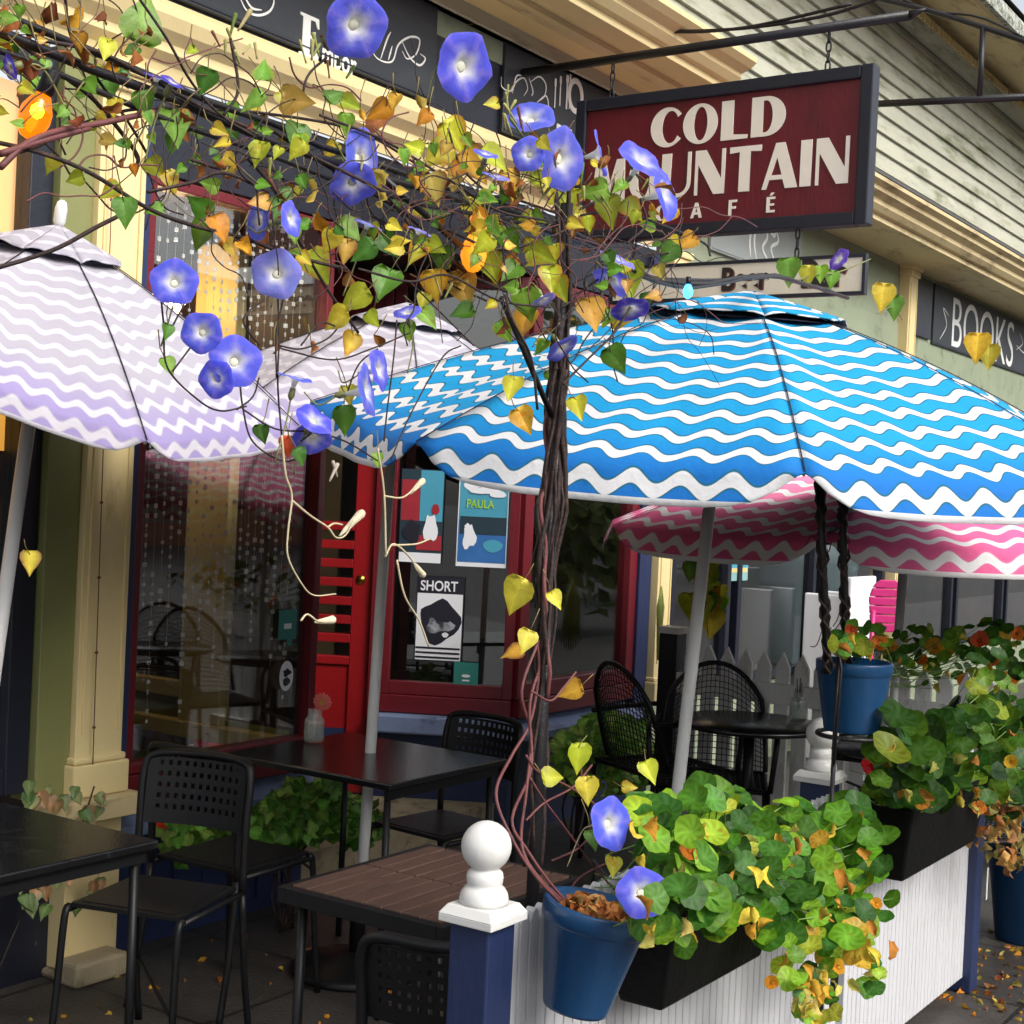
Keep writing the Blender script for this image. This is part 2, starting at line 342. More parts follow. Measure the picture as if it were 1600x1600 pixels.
def strokes_mesh(name, strokes, w, M_, mat, parent=None, lift=.0012):
    for j, st in enumerate(strokes):
        k = MB(); l, r = stroke(st, w); n = len(l); y = -lift-.0004*j
        k.add([M_ @ V((a, y, b)) for a, b in l]+[M_ @ V((a, y, b)) for a, b in r], [(i, i+1, n+i+1, n+i) for i in range(n-1)])
        k.build(name, mat, parent)

# ------------------------------------------------------------------ ground
def sheet(name, x0, x1, y0, y1, z, m):
    k = MB(); k.add([(x0, y0, z), (x1, y0, z), (x1, y1, z), (x0, y1, z)], [(0, 1, 2, 3)]); return tag(k.build(name, m), None, None, None, 'structure')
sheet('ground', -150, 200, -150, 200, -.14, ASPH)
k = MB(); k.box((-20, -1.0, -.139), (60, 9, 0)); tag(k.build('sidewalk', GROUND), None, None, None, 'structure')

# ------------------------------------------------------------------ the shop building
YF = 3.8
B = thing('shop_building', 'long shopfront building with cream cornice and sage clapboards behind the cafe tables', 'building', (5, 3.8, 0))
Binv = Matrix.Translation((-5, -3.8, 0))
def part(mb, name, m, parent=None, **kw):
    """part of the building, given in world coordinates"""
    if parent is None: mb.v = [Binv @ p for p in mb.v]; o = mb.build(name, m, B, **kw)
    else: mb.v = [Binv @ p for p in mb.v]; o = mb.build(name, m, parent, **kw)
    return o
def pbox(name, a, b, m, parent=None, bevel=.003):
    k = MB(); k.box(a, b); return part(k, name, m, parent, bevel=bevel)

# clapboards: each board a real lapped board
k = MB(); z = 3.60; i = 0
while z < 5.25:
    x = 1.0+(i % 3)*.9
    z1 = z+.128
    while x < 26:
        x1 = x+3.1+((i*7+int(x*3)) % 5)*.33
        k.add([(x, 3.72, z), (x1-.003, 3.72, z), (x1-.003, 3.745, z1+.012), (x, 3.745, z1+.012), (x, 3.78, z), (x1-.003, 3.78, z)],
              [(0, 1, 2, 3), (4, 5, 1, 0)])
        x = x1
    z = z1; i += 1
part(k, 'clapboard_wall', SAGE)
k = MB(); k.box((1, 3.78, 3.5), (26, 3.95, 5.5)); part(k, 'sheathing', SAGE2)
# eave above the clapboards, dentils and crown
E_ = MB(); E_.prism_x([(3.78, 5.26), (3.20, 5.20), (3.12, 5.06), (3.09, 5.08), (3.09, 5.22), (3.9, 5.75), (3.9, 5.5)], .5, 30)
eave = part(E_, 'eave', CREAMD)
k = MB(); k.prism_x([(3.712, 5.05), (3.66, 5.05), (3.62, 5.11), (3.62, 5.15), (3.712, 5.2)], .5, 30); part(k, 'crown_moulding', SAGE, eave)
k = MB()
for j in range(420): k.box((1+j*.06, 3.60, 5.115), (1.032+j*.06, 3.64, 5.17))
part(k, 'dentil_row', CREAMD, eave)['kind'] = 'stuff'
k = MB(); k.prism_x([(3.085, 5.06), (3.05, 5.065), (3.045, 5.12), (3.06, 5.19), (3.085, 5.2)], .5, 30); part(k, 'gutter', FROST, eave)
k = MB(); k.add([(.5, 3.05, 5.235), (30, 3.05, 5.235), (30, 8, 8.4), (.5, 8, 8.4)], [(0, 1, 2, 3)]); part(k, 'roof', ROOFM, eave)
# cornice, left stretch higher than the right one
k = MB(); k.prism_x([(3.8, 3.665), (3.33, 3.665), (3.33, 3.70), (3.30, 3.705), (3.27, 3.735), (3.27, 3.755), (3.22, 3.775), (3.19, 3.80), (3.19, 3.825), (3.74, 3.86), (3.8, 3.86)], 1.2, 6.72)
cor = part(k, 'cornice', CREAM)
k = MB(); k.box((1.2, 3.48, 3.640), (6.70, 3.56, 3.664)); k.box((1.2, 3.74, 3.60), (6.70, 3.79, 3.664)); part(k, 'soffit_batten', CREAMD, cor)
k = MB(); k.prism_x([(3.8, 3.43), (3.36, 3.43), (3.36, 3.465), (3.33, 3.47), (3.30, 3.50), (3.30, 3.53), (3.25, 3.555), (3.25, 3.58), (3.21, 3.60), (3.21, 3.625), (3.74, 3.66), (3.8, 3.66)], 6.74, 26)
part(k, 'cornice', CREAMD)
k = MB(); k.prism_x([(3.74, 3.664), (3.205, 3.628), (3.205, 3.645), (3.74, 3.70)], 6.75, 26); part(k, 'cornice_flashing', ROOFM)
# frieze
pbox('frieze', (1.2, 3.785, 3.19), (6.74, 3.95, 3.66), NAVYB)
pbox('frieze', (6.742, 3.80, 3.0), (26, 3.95, 3.43), SAGE2)
k = MB(); k.prism_x([(3.784, 2.93), (3.77, 2.93), (3.76, 2.97), (3.72, 3.0), (3.72, 3.03), (3.68, 3.06), (3.66, 3.10), (3.66, 3.13), (3.70, 3.16), (3.784, 3.188)], 1.2, 6.80)
part(k, 'string_moulding', CREAM)
# piers and pilasters
def pilaster(x0, x1, zb, zt, yf=3.72, m=CREAM, plinth=True):
    k = MB(); k.box((x0, yf, zb), (x1, 3.80, zt)); k.box((x0+.02, yf-.008, zb+.2), (x0+.026, yf+.001, zt-.1)); k.box((x1-.026, yf-.008, zb+.2), (x1-.02, yf+.001, zt-.1))
    p = part(k, 'pilaster', m, bevel=.004)
    if plinth:
        k = MB(); k.box((x0-.018, yf-.022, zb), (x1+.018, 3.799, zb+.105)); k.box((x0-.010, yf-.012, zb+.106), (x1+.010, 3.799, zb+.128)); part(k, 'plinth', m, p, bevel=.006)
        k = MB(); k.box((x0-.012, yf-.016, zt-.05), (x1+.012, 3.799, zt)); k.box((x0-.022, yf-.03, zt+.001), (x1+.022, 3.799, zt+.04)); part(k, 'capital', m, p, bevel=.005)
    return p
pilaster(3.105, 3.295, .57, 2.88); pilaster(6.935, 7.09, .53, 2.90); pilaster(10.62, 10.80, .3, 3.40)
pbox('ledge', (2.98, 3.655, .50), (3.34, 3.80, .568), CREAMD); pbox('pier', (3.08, 3.71, .03), (3.30, 3.90, .498), CREAM)
k = MB(); k.box((3.06, 3.66, 0), (3.33, 3.9, .028)); k.box((3.05, 3.60, 0), (3.26, 3.709, .075)); part(k, 'foundation_stone', STONE, bevel=.012)
pbox('casing', (2.975, 3.745, .57), (3.104, 3.86, 2.925), OLIVE)
# bulkheads
pbox('bulkhead', (1.0, 3.78, 0), (3.08, 3.9, .50), NAVYB)
pbox('bulkhead', (3.32, 3.80, 0), (4.27, 3.92, .40), NAVY)
k = MB(); k.add([(5.72, 3.81, 0), (6.93, 3.81, 0), (6.93, 3.81, .46), (5.72, 3.81, .46), (5.23, 4.66, 0), (5.23, 4.66, .46)], [(0, 1, 2, 3), (4, 0, 3, 5)]); part(k, 'bulkhead', NAVY)
k = MB()
for j in range(7): k.box((3.34+j*.14, 3.79, .05), (3.44+j*.14, 3.8, .36))
part(k, 'bulkhead_panel', NAVY)
# lower facade beyond the pilaster
pbox('bulkhead', (7.1, 3.82, 0), (26, 3.95, .50), SAGE2)
pbox('header_beam', (2.99, 3.79, 2.62), (6.93, 3.92, 2.925), NAVYB)
pbox('header_beam', (7.1, 3.79, 2.5), (26, 3.92, 3.0), SAGE2)
# windows: frame > pane > sill
def window(x0, x1, z0, z1, fm, bars=(), hb=(), fw_=.05, y=3.80, frm=True):
    k = MB(); k.box((x0, y-.025, z0), (x0+fw_, y+.05, z1)); k.box((x1-fw_, y-.025, z0), (x1, y+.05, z1)); k.box((x0+fw_, y-.022, z0), (x1-fw_, y+.05, z0+fw_)); k.box((x0+fw_, y-.022, z1-fw_), (x1-fw_, y+.05, z1))
    for b in bars: k.box((b-.02, y-.018, z0+fw_), (b+.02, y+.05, z1-fw_))
    for h in hb: k.box((x0+fw_, y-.015, h-.02), (x1-fw_, y+.045, h+.02))
    w = part(k, 'window', fm, bevel=.004)
    k = MB(); k.box((x0+fw_, y+.012, z0+fw_), (x1-fw_, y+.018, z1-fw_)); part(k, 'pane', GLASS, w)
    return w
w = window(1.3, 2.972, .60, 2.90, NAVYB, fw_=.085); w['label'] = 'window with black frame and amber panel glowing for the lit interior'
pbox('glow_panel', (1.386, 3.87, 1.66), (2.96, 3.88, 2.80), GLOWPANEL, w)
w2 = window(3.36, 4.30, .60, 2.61, MAROON, fw_=.035); pbox('stile', (3.297, 3.765, .50), (3.358, 3.86, 2.9), NAVY, w2)
k = MB(); k.box((3.32, 3.77, .505), (4.33, 3.87, .598)); part(k, 'rail', MAROON, w2, bevel=.004)
k = MB(); k.prism_x([(3.88, .402), (3.73, .402), (3.73, .44), (3.88, .50)], 3.32, 4.33); part(k, 'sill', BLUEG, w2)
pbox('return_post', (4.262, 3.83, .4), (4.30, 3.87, 2.61), NAVYB)
# right bay: front face and splayed return
w3 = window(5.711, 6.80, .64, 2.61, MAROON, fw_=.075); pbox('stile', (6.802, 3.76, .44), (6.93, 3.88, 2.9), NAVY, w3)
k = MB(); k.box((5.72, 3.765, .555), (6.80, 3.86, .638)); part(k, 'rail', MAROON, w3, bevel=.004)
k = MB(); k.prism_x([(3.86, .46), (3.70, .46), (3.70, .49), (3.86, .553)], 5.70, 6.80); part(k, 'sill', BLUEG, w3)
SP0 = V((5.711, 3.8, 0)); sd = V((5.395-5.711, 4.35-3.8, 0)).normalized()
# splay frame: x runs from the door towards the bay corner so that y points into the window
SPL = frame_mat(SP0+sd*.635, -sd)    # x 0..0.635 to the corner
k = MB()
for a, b in (((0, -.02, .64), (.05, .04, 2.61)), ((.585, -.02, .64), (.632, .04, 2.61)), ((.05, -.018, .64), (.585, .04, .70)), ((.05, -.018, 2.55), (.585, .04, 2.61))): k.obox(SPL, a, b)
w4 = part(k, 'window', MAROON, bevel=.003)
k = MB(); k.obox(SPL, (.05, .012, .70), (.585, .018, 2.55)); part(k, 'pane', GLASS, w4)
k = MB(); k.obox(SPL, (0, -.03, .555), (.63, .05, .638)); part(k, 'rail', MAROON, w4, bevel=.004)
k = MB(); k.obox(SPL, (-.03, -.09, .465), (.66, .05, .551)); part(k, 'sill', BLUEG, w4, bevel=.01)
# red door, in line with the splay
DR = frame_mat(SP0+sd*(.64+.80), -sd)   # x 0..0.80
k = MB()
k.obox(DR, (0, 0, .16), (.10, .045, 2.2)); k.obox(DR, (.66, 0, .16), (.755, .045, 2.2)); k.obox(DR, (.10, 0, 2.08), (.66, .045, 2.2)); k.obox(DR, (.10, 0, .16), (.66, .045, .36)); k.obox(DR, (.10, .012, .36), (.66, .035, .76))
k.obox(DR, (.10, 0, .76), (.66, .045, .80))
door = part(k, 'door', RED, bevel=.004)
k = MB()
for j in range(7): k.obox(DR, (.10, -.004, .865+j*.088), (.66, .03, .905+j*.088))
part(k, 'louver', RED, door, bevel=.003)
k = MB(); k.obox(DR, (.10, .032, .80), (.66, .038, 2.08)); part(k, 'pane', GLASS, door)
k = MB(); k.lathe([(.004, -.05), (.022, -.045), (.027, -.025), (.02, -.008), (.01, 0), (.022, .001), (.022, .004)], 14, 0, DR @ Matrix.Translation((.70, 0, 1.165)) @ Matrix.Rotation(-PI/2, 4, 'X') @ Matrix.Diagonal((1, 1, -1, 1))); part(k, 'knob', BRASS, door)
k = MB(); k.obox(DR, (.757, -.025, .0), (.80, .06, 2.61)); part(k, 'door_jamb', MAROON, bevel=.003)
k = MB(); k.obox(DR, (-.06, -.02, .0), (-.003, .06, 2.61)); k.obox(DR, (-.003, -.02, 2.205), (.757, .06, 2.61)); part(k, 'door_jamb', MAROON, bevel=.003)
pbox('step', (4.30, 3.86, 0), (5.70, 5.2, .15), STONE)
# rooms behind the glass
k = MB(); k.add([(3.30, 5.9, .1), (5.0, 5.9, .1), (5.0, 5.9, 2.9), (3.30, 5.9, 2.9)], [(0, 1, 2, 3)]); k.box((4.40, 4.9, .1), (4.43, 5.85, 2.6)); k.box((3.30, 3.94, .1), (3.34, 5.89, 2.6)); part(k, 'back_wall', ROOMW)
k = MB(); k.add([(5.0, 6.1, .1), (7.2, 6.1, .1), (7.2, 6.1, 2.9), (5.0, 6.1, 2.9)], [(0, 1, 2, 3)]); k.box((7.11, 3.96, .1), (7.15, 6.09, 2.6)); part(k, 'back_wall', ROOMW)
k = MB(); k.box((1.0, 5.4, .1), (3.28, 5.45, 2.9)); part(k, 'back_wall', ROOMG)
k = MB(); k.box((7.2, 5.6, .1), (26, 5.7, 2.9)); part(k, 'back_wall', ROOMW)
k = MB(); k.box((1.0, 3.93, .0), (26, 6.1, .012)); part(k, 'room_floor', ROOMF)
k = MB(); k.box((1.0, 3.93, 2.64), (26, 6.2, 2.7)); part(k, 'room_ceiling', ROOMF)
# yellow return wall of the display window, seen through the glass
k = MB(); k.box((4.205, 3.85, .555), (4.30, 4.80, .62)); k.box((4.235, 4.45, .705), (4.30, 4.80, .772)); k.box((4.222, 4.21, .621), (4.30, 4.445, 2.55)); part(k, 'interior_trim', YTRIM, bevel=.006)
k = MB(); k.box((4.255, 4.446, .621), (4.30, 4.80, .704)); k.box((4.255, 3.9, .621), (4.30, 4.208, .64)); part(k, 'interior_trim', OLIVE)
k = MB(); k.box((4.275, 4.447, .773), (4.29, 4.80, 2.5)); k.box((4.275, 3.875, .641), (4.29, 4.209, 2.6)); part(k, 'interior_panel', ROOMW)
k = MB(); k.box((3.38, 3.85, .50), (4.20, 4.80, .53)); part(k, 'display_floor', ROOMF)
# far shopfront
for (a, b) in ((7.2, 7.95), (8.05, 9.25), (9.35, 10.55), (10.9, 12.2), (12.3, 13.7), (13.8, 15.6), (15.7, 18)):
    window(a, b, .52, 2.5, NAVYB, fw_=.05)
# ---- bits hanging on the building
CH = MB()
pz = [at(181, 110, Y=3.70), at(145, 1195, Y=3.70)]
CH.tube(pz, .0018, 5)
for j in range(9):
    p = pz[0].lerp(pz[1], (j+.7)/9.2); CH.lathe([(.001, -.006), (.006, -.002), (.006, .002), (.001, .006)], 8, 0, Matrix.Translation(p))
tag(CH.build('bead_chain', paint('rusty_chain', (.16, .05, .02), .6, .3)), 'thin rusty bead chain hanging down the left cream pilaster', 'chain')
CH = MB()

# ---- signboards on the frieze
def board(name, x0, x1, z0, z1, label, m=BOARD, y=3.784, border=None):
    t = thing(name, label, 'sign', (x0, y, z0)); k = MB(); k.box((0, -.02, 0), (x1-x0, 0, z1-z0)); k.build('panel', m, t, bevel=.004)
    k = MB(); w = x1-x0; h = z1-z0
    for a, b in (((0.012, -.024, .012), (w-.012, -.0201, .018)), ((.012, -.024, h-.018), (w-.012, -.0201, h-.012))): k.box(a, b)
    k.build('border', NAVYB if border is None else border, t)
    return t, Matrix.Translation((0, -.0205, 0))
t, F_ = board('signboard', 3.42, 4.86, 3.205, 3.655, 'black shop signboard with large white E and swirls at the upper left')
def PX(px, py, x0, z0, y=3.764): p = at(px, py, Y=y); return (p.x-x0, p.z-z0)
def T_(x, z): return F_ @ Matrix.Translation((x, -.001, z))
x, z = PX(466, 84, 3.42, 3.205)
serE = [[(0, 0), (.66, 0), (.70, .26), (.64, .26), (.54, .09), (.36, .09), (.36, .47), (.46, .47), (.50, .36), (.54, .36), (.54, .66), (.50, .66), (.46, .55), (.36, .55), (.36, .91), (.52, .91), (.60, .76), (.66, .76), (.64, 1), (0, 1), (0, .94), (.1, .92), (.1, .08), (0, .06)]]
outline_mesh('letter', [[(a*.16, b*.155) for a, b in serE[0]]], T_(x, z), WHITEP, t)
text_mesh('lettering', 'mpor', T_(x+.125, z), .125, WHITEP, t, .72, .002)
x, z = PX(545, 150, 3.42, 3.205); text_mesh('lettering', 'by', T_(x, z), .09, WHITEP, t, .9)
def PXS(l, x0, z0): return [PX(a, b, x0, z0) for a, b in l]
strokes_mesh('swash', [PXS(l, 3.42, 3.205) for l in (
    [(575, 70), (590, 92), (612, 96), (622, 70), (640, 58), (655, 62), (650, 84), (636, 92), (628, 80)],
    [(628, 66), (640, 90), (655, 102), (664, 92), (656, 84)], [(594, 92), (604, 62), (610, 50)], [(606, 94), (612, 72)],
    [(372, -8), (384, 16), (402, 24), (420, 18), (427, 2), (420, -10)], [(378, -10), (392, 12), (408, 16)], [(548, -20), (556, 2), (566, 6)], [(380, -4), (376, -16)])], .0045, F_, WHITEP, t)
t2, F_ = board('signboard', 5.36, 6.60, 3.205, 3.655, 'black signboard with white fork knife and plate drawing behind the burgundy sign')
x0, z0 = 5.36, 3.205
strokes_mesh('swash', [PXS(l, x0, z0) for l in (
    [(783, 120), (784, 136), (798, 142), (806, 128), (818, 122), (824, 138), (818, 150)], [(800, 146), (806, 120), (816, 118)],
    [(826, 122), (832, 142), (830, 150)], [(828, 128), (842, 120), (852, 132), (850, 150), (838, 160)], [(838, 160), (852, 150), (856, 166), (850, 178)], [(900, 200), (930, 214), (960, 200)])], .0042, F_, WHITEP, t2)
def ell(cx, cz, rx, rz, n=28, a0=0, a1=2*PI): return [(cx+rx*math.cos(a0+(a1-a0)*i/n), cz+rz*math.sin(a0+(a1-a0)*i/n)) for i in range(n)]
cx, cz = PX(899, 150, x0, z0)
outline_mesh('plate_drawing', [ell(cx, cz, .07, .085), ell(cx, cz, .045, .058)], T_(0, 0), WHITEP, t2)
k = MB()
for px, h0, h1, wd in ((866, 134, 168, .008), (874, 130, 165, .008), (884, 128, 170, .012), (889, 126, 170, .006)):
    a = PX(px, h0, x0, z0); b = PX(px-1, h1, x0, z0); k.box((b[0], -.0235, b[1]), (b[0]+wd, -.0215, a[1]))
    k.box((b[0]-wd*.5, -.0232, a[1]), (b[0]+wd*1.5, -.0217, a[1]+.035))
k.build('cutlery_drawing', WHITEP, t2)
x, z = PX(868, 216, x0, z0); text_mesh('lettering', 'D . b', T_(x, z), .10, WHITEP, t2, .8, .002)
t3, F_ = board('signboard', 11.35, 16.3, 2.93, 3.40, 'dark signboard with tall thin white BOOKS lettering at the right', y=3.79)
x, z = PX(1484, 527, 11.35, 2.93, 3.77); x2, _ = PX(1582, 560, 11.35, 2.93, 3.77)
bk = text_mesh('lettering', 'BOOKS', T_(x, .03), .58, WHITEP, t3, 1.0, -.003)
wd_ = max(v.co.x for v in bk.data.vertices)-x
for v in bk.data.vertices: v.co.x = x+(v.co.x-x)*(x2-x)/wd_
strokes_mesh('swash', [[(x-.25, .05), (x-.1, .18), (x-.2, .3), (x-.05, .26)], [(x2+.1, .2), (x2+.3, .28), (x2+.2, .36)], [(x2+.1, .24), (x2+.4, .2), (x2+.5, .3)]], .006, F_, WHITEP, t3)
t4, F_ = board('signboard', 7.48, 8.75, 3.03, 3.35, 'pale grey signboard with white swirls under the burgundy sign', m=GREY, y=3.799, border=GREY)
strokes_mesh('swash', [[(.55, .28), (.5, .15), (.52, .04)], [(.6, .3), (.56, .15), (.6, .04)], [(.66, .3), (.74, .2), (.68, .12), (.78, .05)], [(.82, .3), (.9, .2), (.8, .14), (.88, .05)], [(.74, .25), (.84, .22), (.86, .3)]], .012, F_, WHITEP, t4)
k = MB(); k.box((10.45, 3.77, 2.95), (10.56, 3.80, 3.0)); 
bx('dark_board', (10.84, 3.765, 2.95), (11.28, 3.79, 3.40), NAVYB)
tag(bpy.data.objects['dark_board'], 'narrow blank dark board between cream pilaster and BOOKS sign', 'board')

# ------------------------------------------------------------------ hanging cafe sign and its bracket
XS = 5.5
sY0, sY1 = 3.457, 2.105; sz0, sz1 = 2.712, 3.335      # sY0 = end by the wall
S = thing('hanging_sign', 'burgundy hanging sign reading Cold Mountain Cafe in cream letters', 'sign', (XS, sY0, sz0))
SM = frame_mat((0, 0, 0), (0, -1, 0))       # x towards the street, y into +X
SW = sY0-sY1; SH = sz1-sz0
k = MB(); k.obox(SM, (.03, -.004, .03), (SW-.03, .034, SH-.03)); k.build('panel', SIGNRED, S)
k = MB(); fw_ = .052
for a, b in (((0, -.022, 0), (fw_, .052, SH)), ((SW-fw_, -.022, 0), (SW, .052, SH)), ((fw_, -.0215, 0), (SW-fw_, .0515, fw_)), ((fw_, -.0215, SH-fw_), (SW-fw_, .0515, SH))): k.obox(SM, a, b)
k.build('frame', NAVYB, S, bevel=.006)
def arc(cx, cy, rx, ry, a0, a1, n=16): return [(cx+rx*math.cos(R(a0+(a1-a0)*i/n)), cy+ry*math.sin(R(a0+(a1-a0)*i/n))) for i in range(n+1)]
G = {
 'L': ([[(0, 0), (.66, 0), (.66, .10), (.30, .13), (.30, 1), (0, 1)]], .70),
 'T': ([[(.27, 0), (.57, 0), (.57, .88), (.86, .86), (.86, 1), (0, 1), (0, .86), (.27, .88)]], .86),
 'N': ([[(0, 0), (0, 1), (.30, 1), (.74, .34), (.74, 1), (.84, 1), (.84, 0), (.54, 0), (.09, .68), (.09, 0)]], .92),
 'M': ([[(-.02, 0), (.12, 1), (.40, 1), (.56, .46), (.74, 1), (.98, 1), (1.02, 0), (.72, 0), (.70, .60), (.52, 0), (.46, 0), (.22, .70), (.10, 0)]], 1.08),
 'U': ([[(0, 1), (0, .32)]+arc(.42, .32, .42, .34, 180, 360)+[(.84, 1), (.74, 1)]+arc(.50, .32, .24, .24, 360, 180)[0:]+[(.28, 1)]], .92),
 'A': ([[(0, 0), (.34, 1), (.58, 1), (.95, 0), (.62, 0), (.55, .2), (.20, .2), (.13, 0)], [(.24, .30), (.52, .30), (.39, .68)]], .96),
 'I': ([[(0, 0), (.29, 0), (.29, 1), (0, 1)]], .36),
 'D': ([[(0, 0), (.36, 0)]+arc(.36, .5, .46, .5, -90, 90)+[(0, 1)], [(.28, .10), (.34, .10)]+arc(.34, .5, .17, .40, -90, 90)+[(.28, .90)]], .86),
 'O': ([arc(.44, .5, .44, .52, 0, 350, 34), arc(.45, .5, .17, .43, 0, 350, 34)], .93),
 'C': ([arc(.44, .5, .44, .52, 38, 322, 30)+[(.70, .26)]+arc(.52, .5, .22, .42, 310, 50, 26)+[(.70, .74)]], .80),
 'F': ([[(0, 0), (.22, 0), (.22, .42), (.52, .42), (.52, .58), (.22, .58), (.22, .84), (.58, .84), (.58, 1), (0, 1)]], .7),
 'E': ([[(0, 0), (.58, 0), (.58, .15), (.22, .15), (.22, .43), (.52, .43), (.52, .57), (.22, .57), (.22, .85), (.58, .85), (.58, 1), (0, 1)], [(.2, 1.08), (.36, 1.08), (.52, 1.26), (.30, 1.26)]], .7),
 'a': ([[(0, 0), (.32, 1), (.52, 1), (.84, 0), (.62, 0), (.55, .22), (.28, .22), (.21, 0)], [(.33, .37), (.51, .37), (.42, .70)]], .84),
}
def word(s, x, z, x_end, h, name='lettering', gap=0.04):
    tot = sum(G[c][1] for c in s)+gap*(len(s)-1); sx = (x_end-x)/tot; cx = 0
    polys = []
    for c in s:
        for pl in G[c][0]: polys.append([(x+(cx+a)*sx, z+b*h) for a, b in pl])
        cx += G[c][1]+gap
    return outline_mesh(name, polys, SM @ Matrix.Translation((0, -.0062, 0)), CREAML, S)
def SX(px, py): p = at(px, py, X=XS-.005); return (sY0-p.y, p.z-sz0)
xa, za = SX(1016, 229); xb, _ = SX(1229, 214); _, zt = SX(1120, 160); _, zm = SX(1120, 221)
word('COLD', xa, zm, xb, zt-zm)
xa, za = SX(924, 312); xb, zb_ = SX(1330, 287); _, zt = SX(1130, 232); _, zm = SX(1130, 302)
word('MOUNTAIN', xa, zm, xb, zt-zm)
for c, px in (('C', 1024), ('a', 1079), ('F', 1138), ('E', 1197)):
    x, _ = SX(px, 335); _, zm = SX(1138, 337); _, zt = SX(1138, 313); h = zt-zm
    polys = [[(x+a*h*1.0, zm+b*h) for a, b in pl] for pl in G[c][0]]
    outline_mesh('lettering', polys, SM @ Matrix.Translation((0, -.0062, 0)), CREAML, S)
def chain(mb, a, b, n, r=.010):
    a = V(a); b = V(b); d = (b-a)/n
    for i in range(n):
        c = a+d*(i+.5); h = d.length*.62; s = V((1, 0, 0)) if i % 2 else V((0, 1, 0)); u = d.normalized()
        pts = [c+u*h*math.cos(2*PI*j/10)+s*r*math.sin(2*PI*j/10) for j in range(11)]
        mb.tube(pts, .0038, 5, cap=False)
for yy in (3.30, 2.31):
    k = MB(); chain(k, (.015, yy-sY0, SH), (.015, yy-sY0, 3.49-sz0), 4); k.build('chain', IRON, S)
br = thing('sign_bracket', 'black iron rod bracket projecting from the facade above the burgundy sign', 'bracket', (XS, 3.78, 3.50))
k = MB(); k.tube([(.0, .0, 0), (0, -1.80, .005)], .020, 8); k.tube([(0, -1.8, .005), (0, -1.86, .02)], [.02, .004], 8); k.build('rod', IRON, br)
k = MB(); k.box((-.05, -.012, -.07), (.05, .0, .07)); k.build('wall_plate', IRON, br)
for n_, l in (('stay_cable', [(800, 6), (860, 28), (950, 43), (1060, 50), (1150, 45), (1230, 30), (1330, 6)]), ('stay_cable', [(805, 12), (900, 38), (1000, 46), (1100, 48), (1200, 40), (1300, 22), (1390, -8)])):
    k = MB(); pts = cr([at(a, b, X=6.0) for a, b in l], 5); k.tube([p-V((XS, 3.78, 3.5)) for p in pts], .0075, 6); k.build(n_, IRON, br)
S2 = thing('hanging_sign', 'narrow cream sign with black border lettered Bar hanging under the burgundy sign', 'sign', (XS, 3.25, 2.44))
w2_ = 3.25-2.104; h2 = .16
k = MB(); k.obox(SM, (.008, -.002, .008), (w2_-.008, .02, h2-.008)); k.build('panel', SIGNCR, S2)
k = MB()
for a, b in (((0, -.008, 0), (.014, .026, h2)), ((w2_-.014, -.008, 0), (w2_, .026, h2)), ((.014, -.0075, 0), (w2_-.014, .0255, .014)), ((.014, -.0075, h2-.014), (w2_-.014, .0255, h2))): k.obox(SM, a, b)
k.build('frame', NAVYB, S2, bevel=.002)
for dx, m_ in ((.006, BROWNL), (0, BLACKL)):
    text_mesh('lettering', 'Beer', SM @ Matrix.Translation((.525+dx, -.0035-(.0 if dx else .0012), .04-dx*.6)), .13, m_, S2, .85, .004, .0004)
    text_mesh('lettering', 'Bar', SM @ Matrix.Translation((.875+dx, -.0035-(.0 if dx else .0012), .04-dx*.6)), .15, m_, S2, .9, .005, .0004)
for yy in (2.40, 3.15):
    k = MB(); chain(k, (.01, yy-3.25, h2), (.01, yy-3.25, sz0-2.44), 3, .008); k.build('chain', IRON, S2)
br2 = thing('sign_bracket', 'second black iron bracket with vertical strut at the upper right corner', 'bracket', tuple(at(1300, 164, X=7.3)))
o_ = br2.location.copy()
k = MB(); a = at(1290, 166, X=7.3); b = at(1660, 149, X=7.3); k.tube([a-o_, b-o_], .018, 8); k.build('rod', IRON, br2)
k = MB(); a = at(1536, 42, X=7.3); b = at(1530, 154, X=7.3); k.tube([a-o_, b-o_], .015, 8); k.build('strut', IRON, br2)
k = MB(); k.tube([q-o_ for q in cr([at(px, py, X=7.3) for px, py in ((1330, -12), (1400, 4), (1470, 22), (1540, 44), (1660, 84))], 4)], .014, 6); k.build('rod', IRON, br2)
k = MB(); k.tube([q-o_ for q in cr([at(px, py, X=7.3) for px, py in ((1400, -5), (1460, 18), (1540, 30), (1660, 92))], 4)], .006, 6); k.build('stay_cable', IRON, br2)

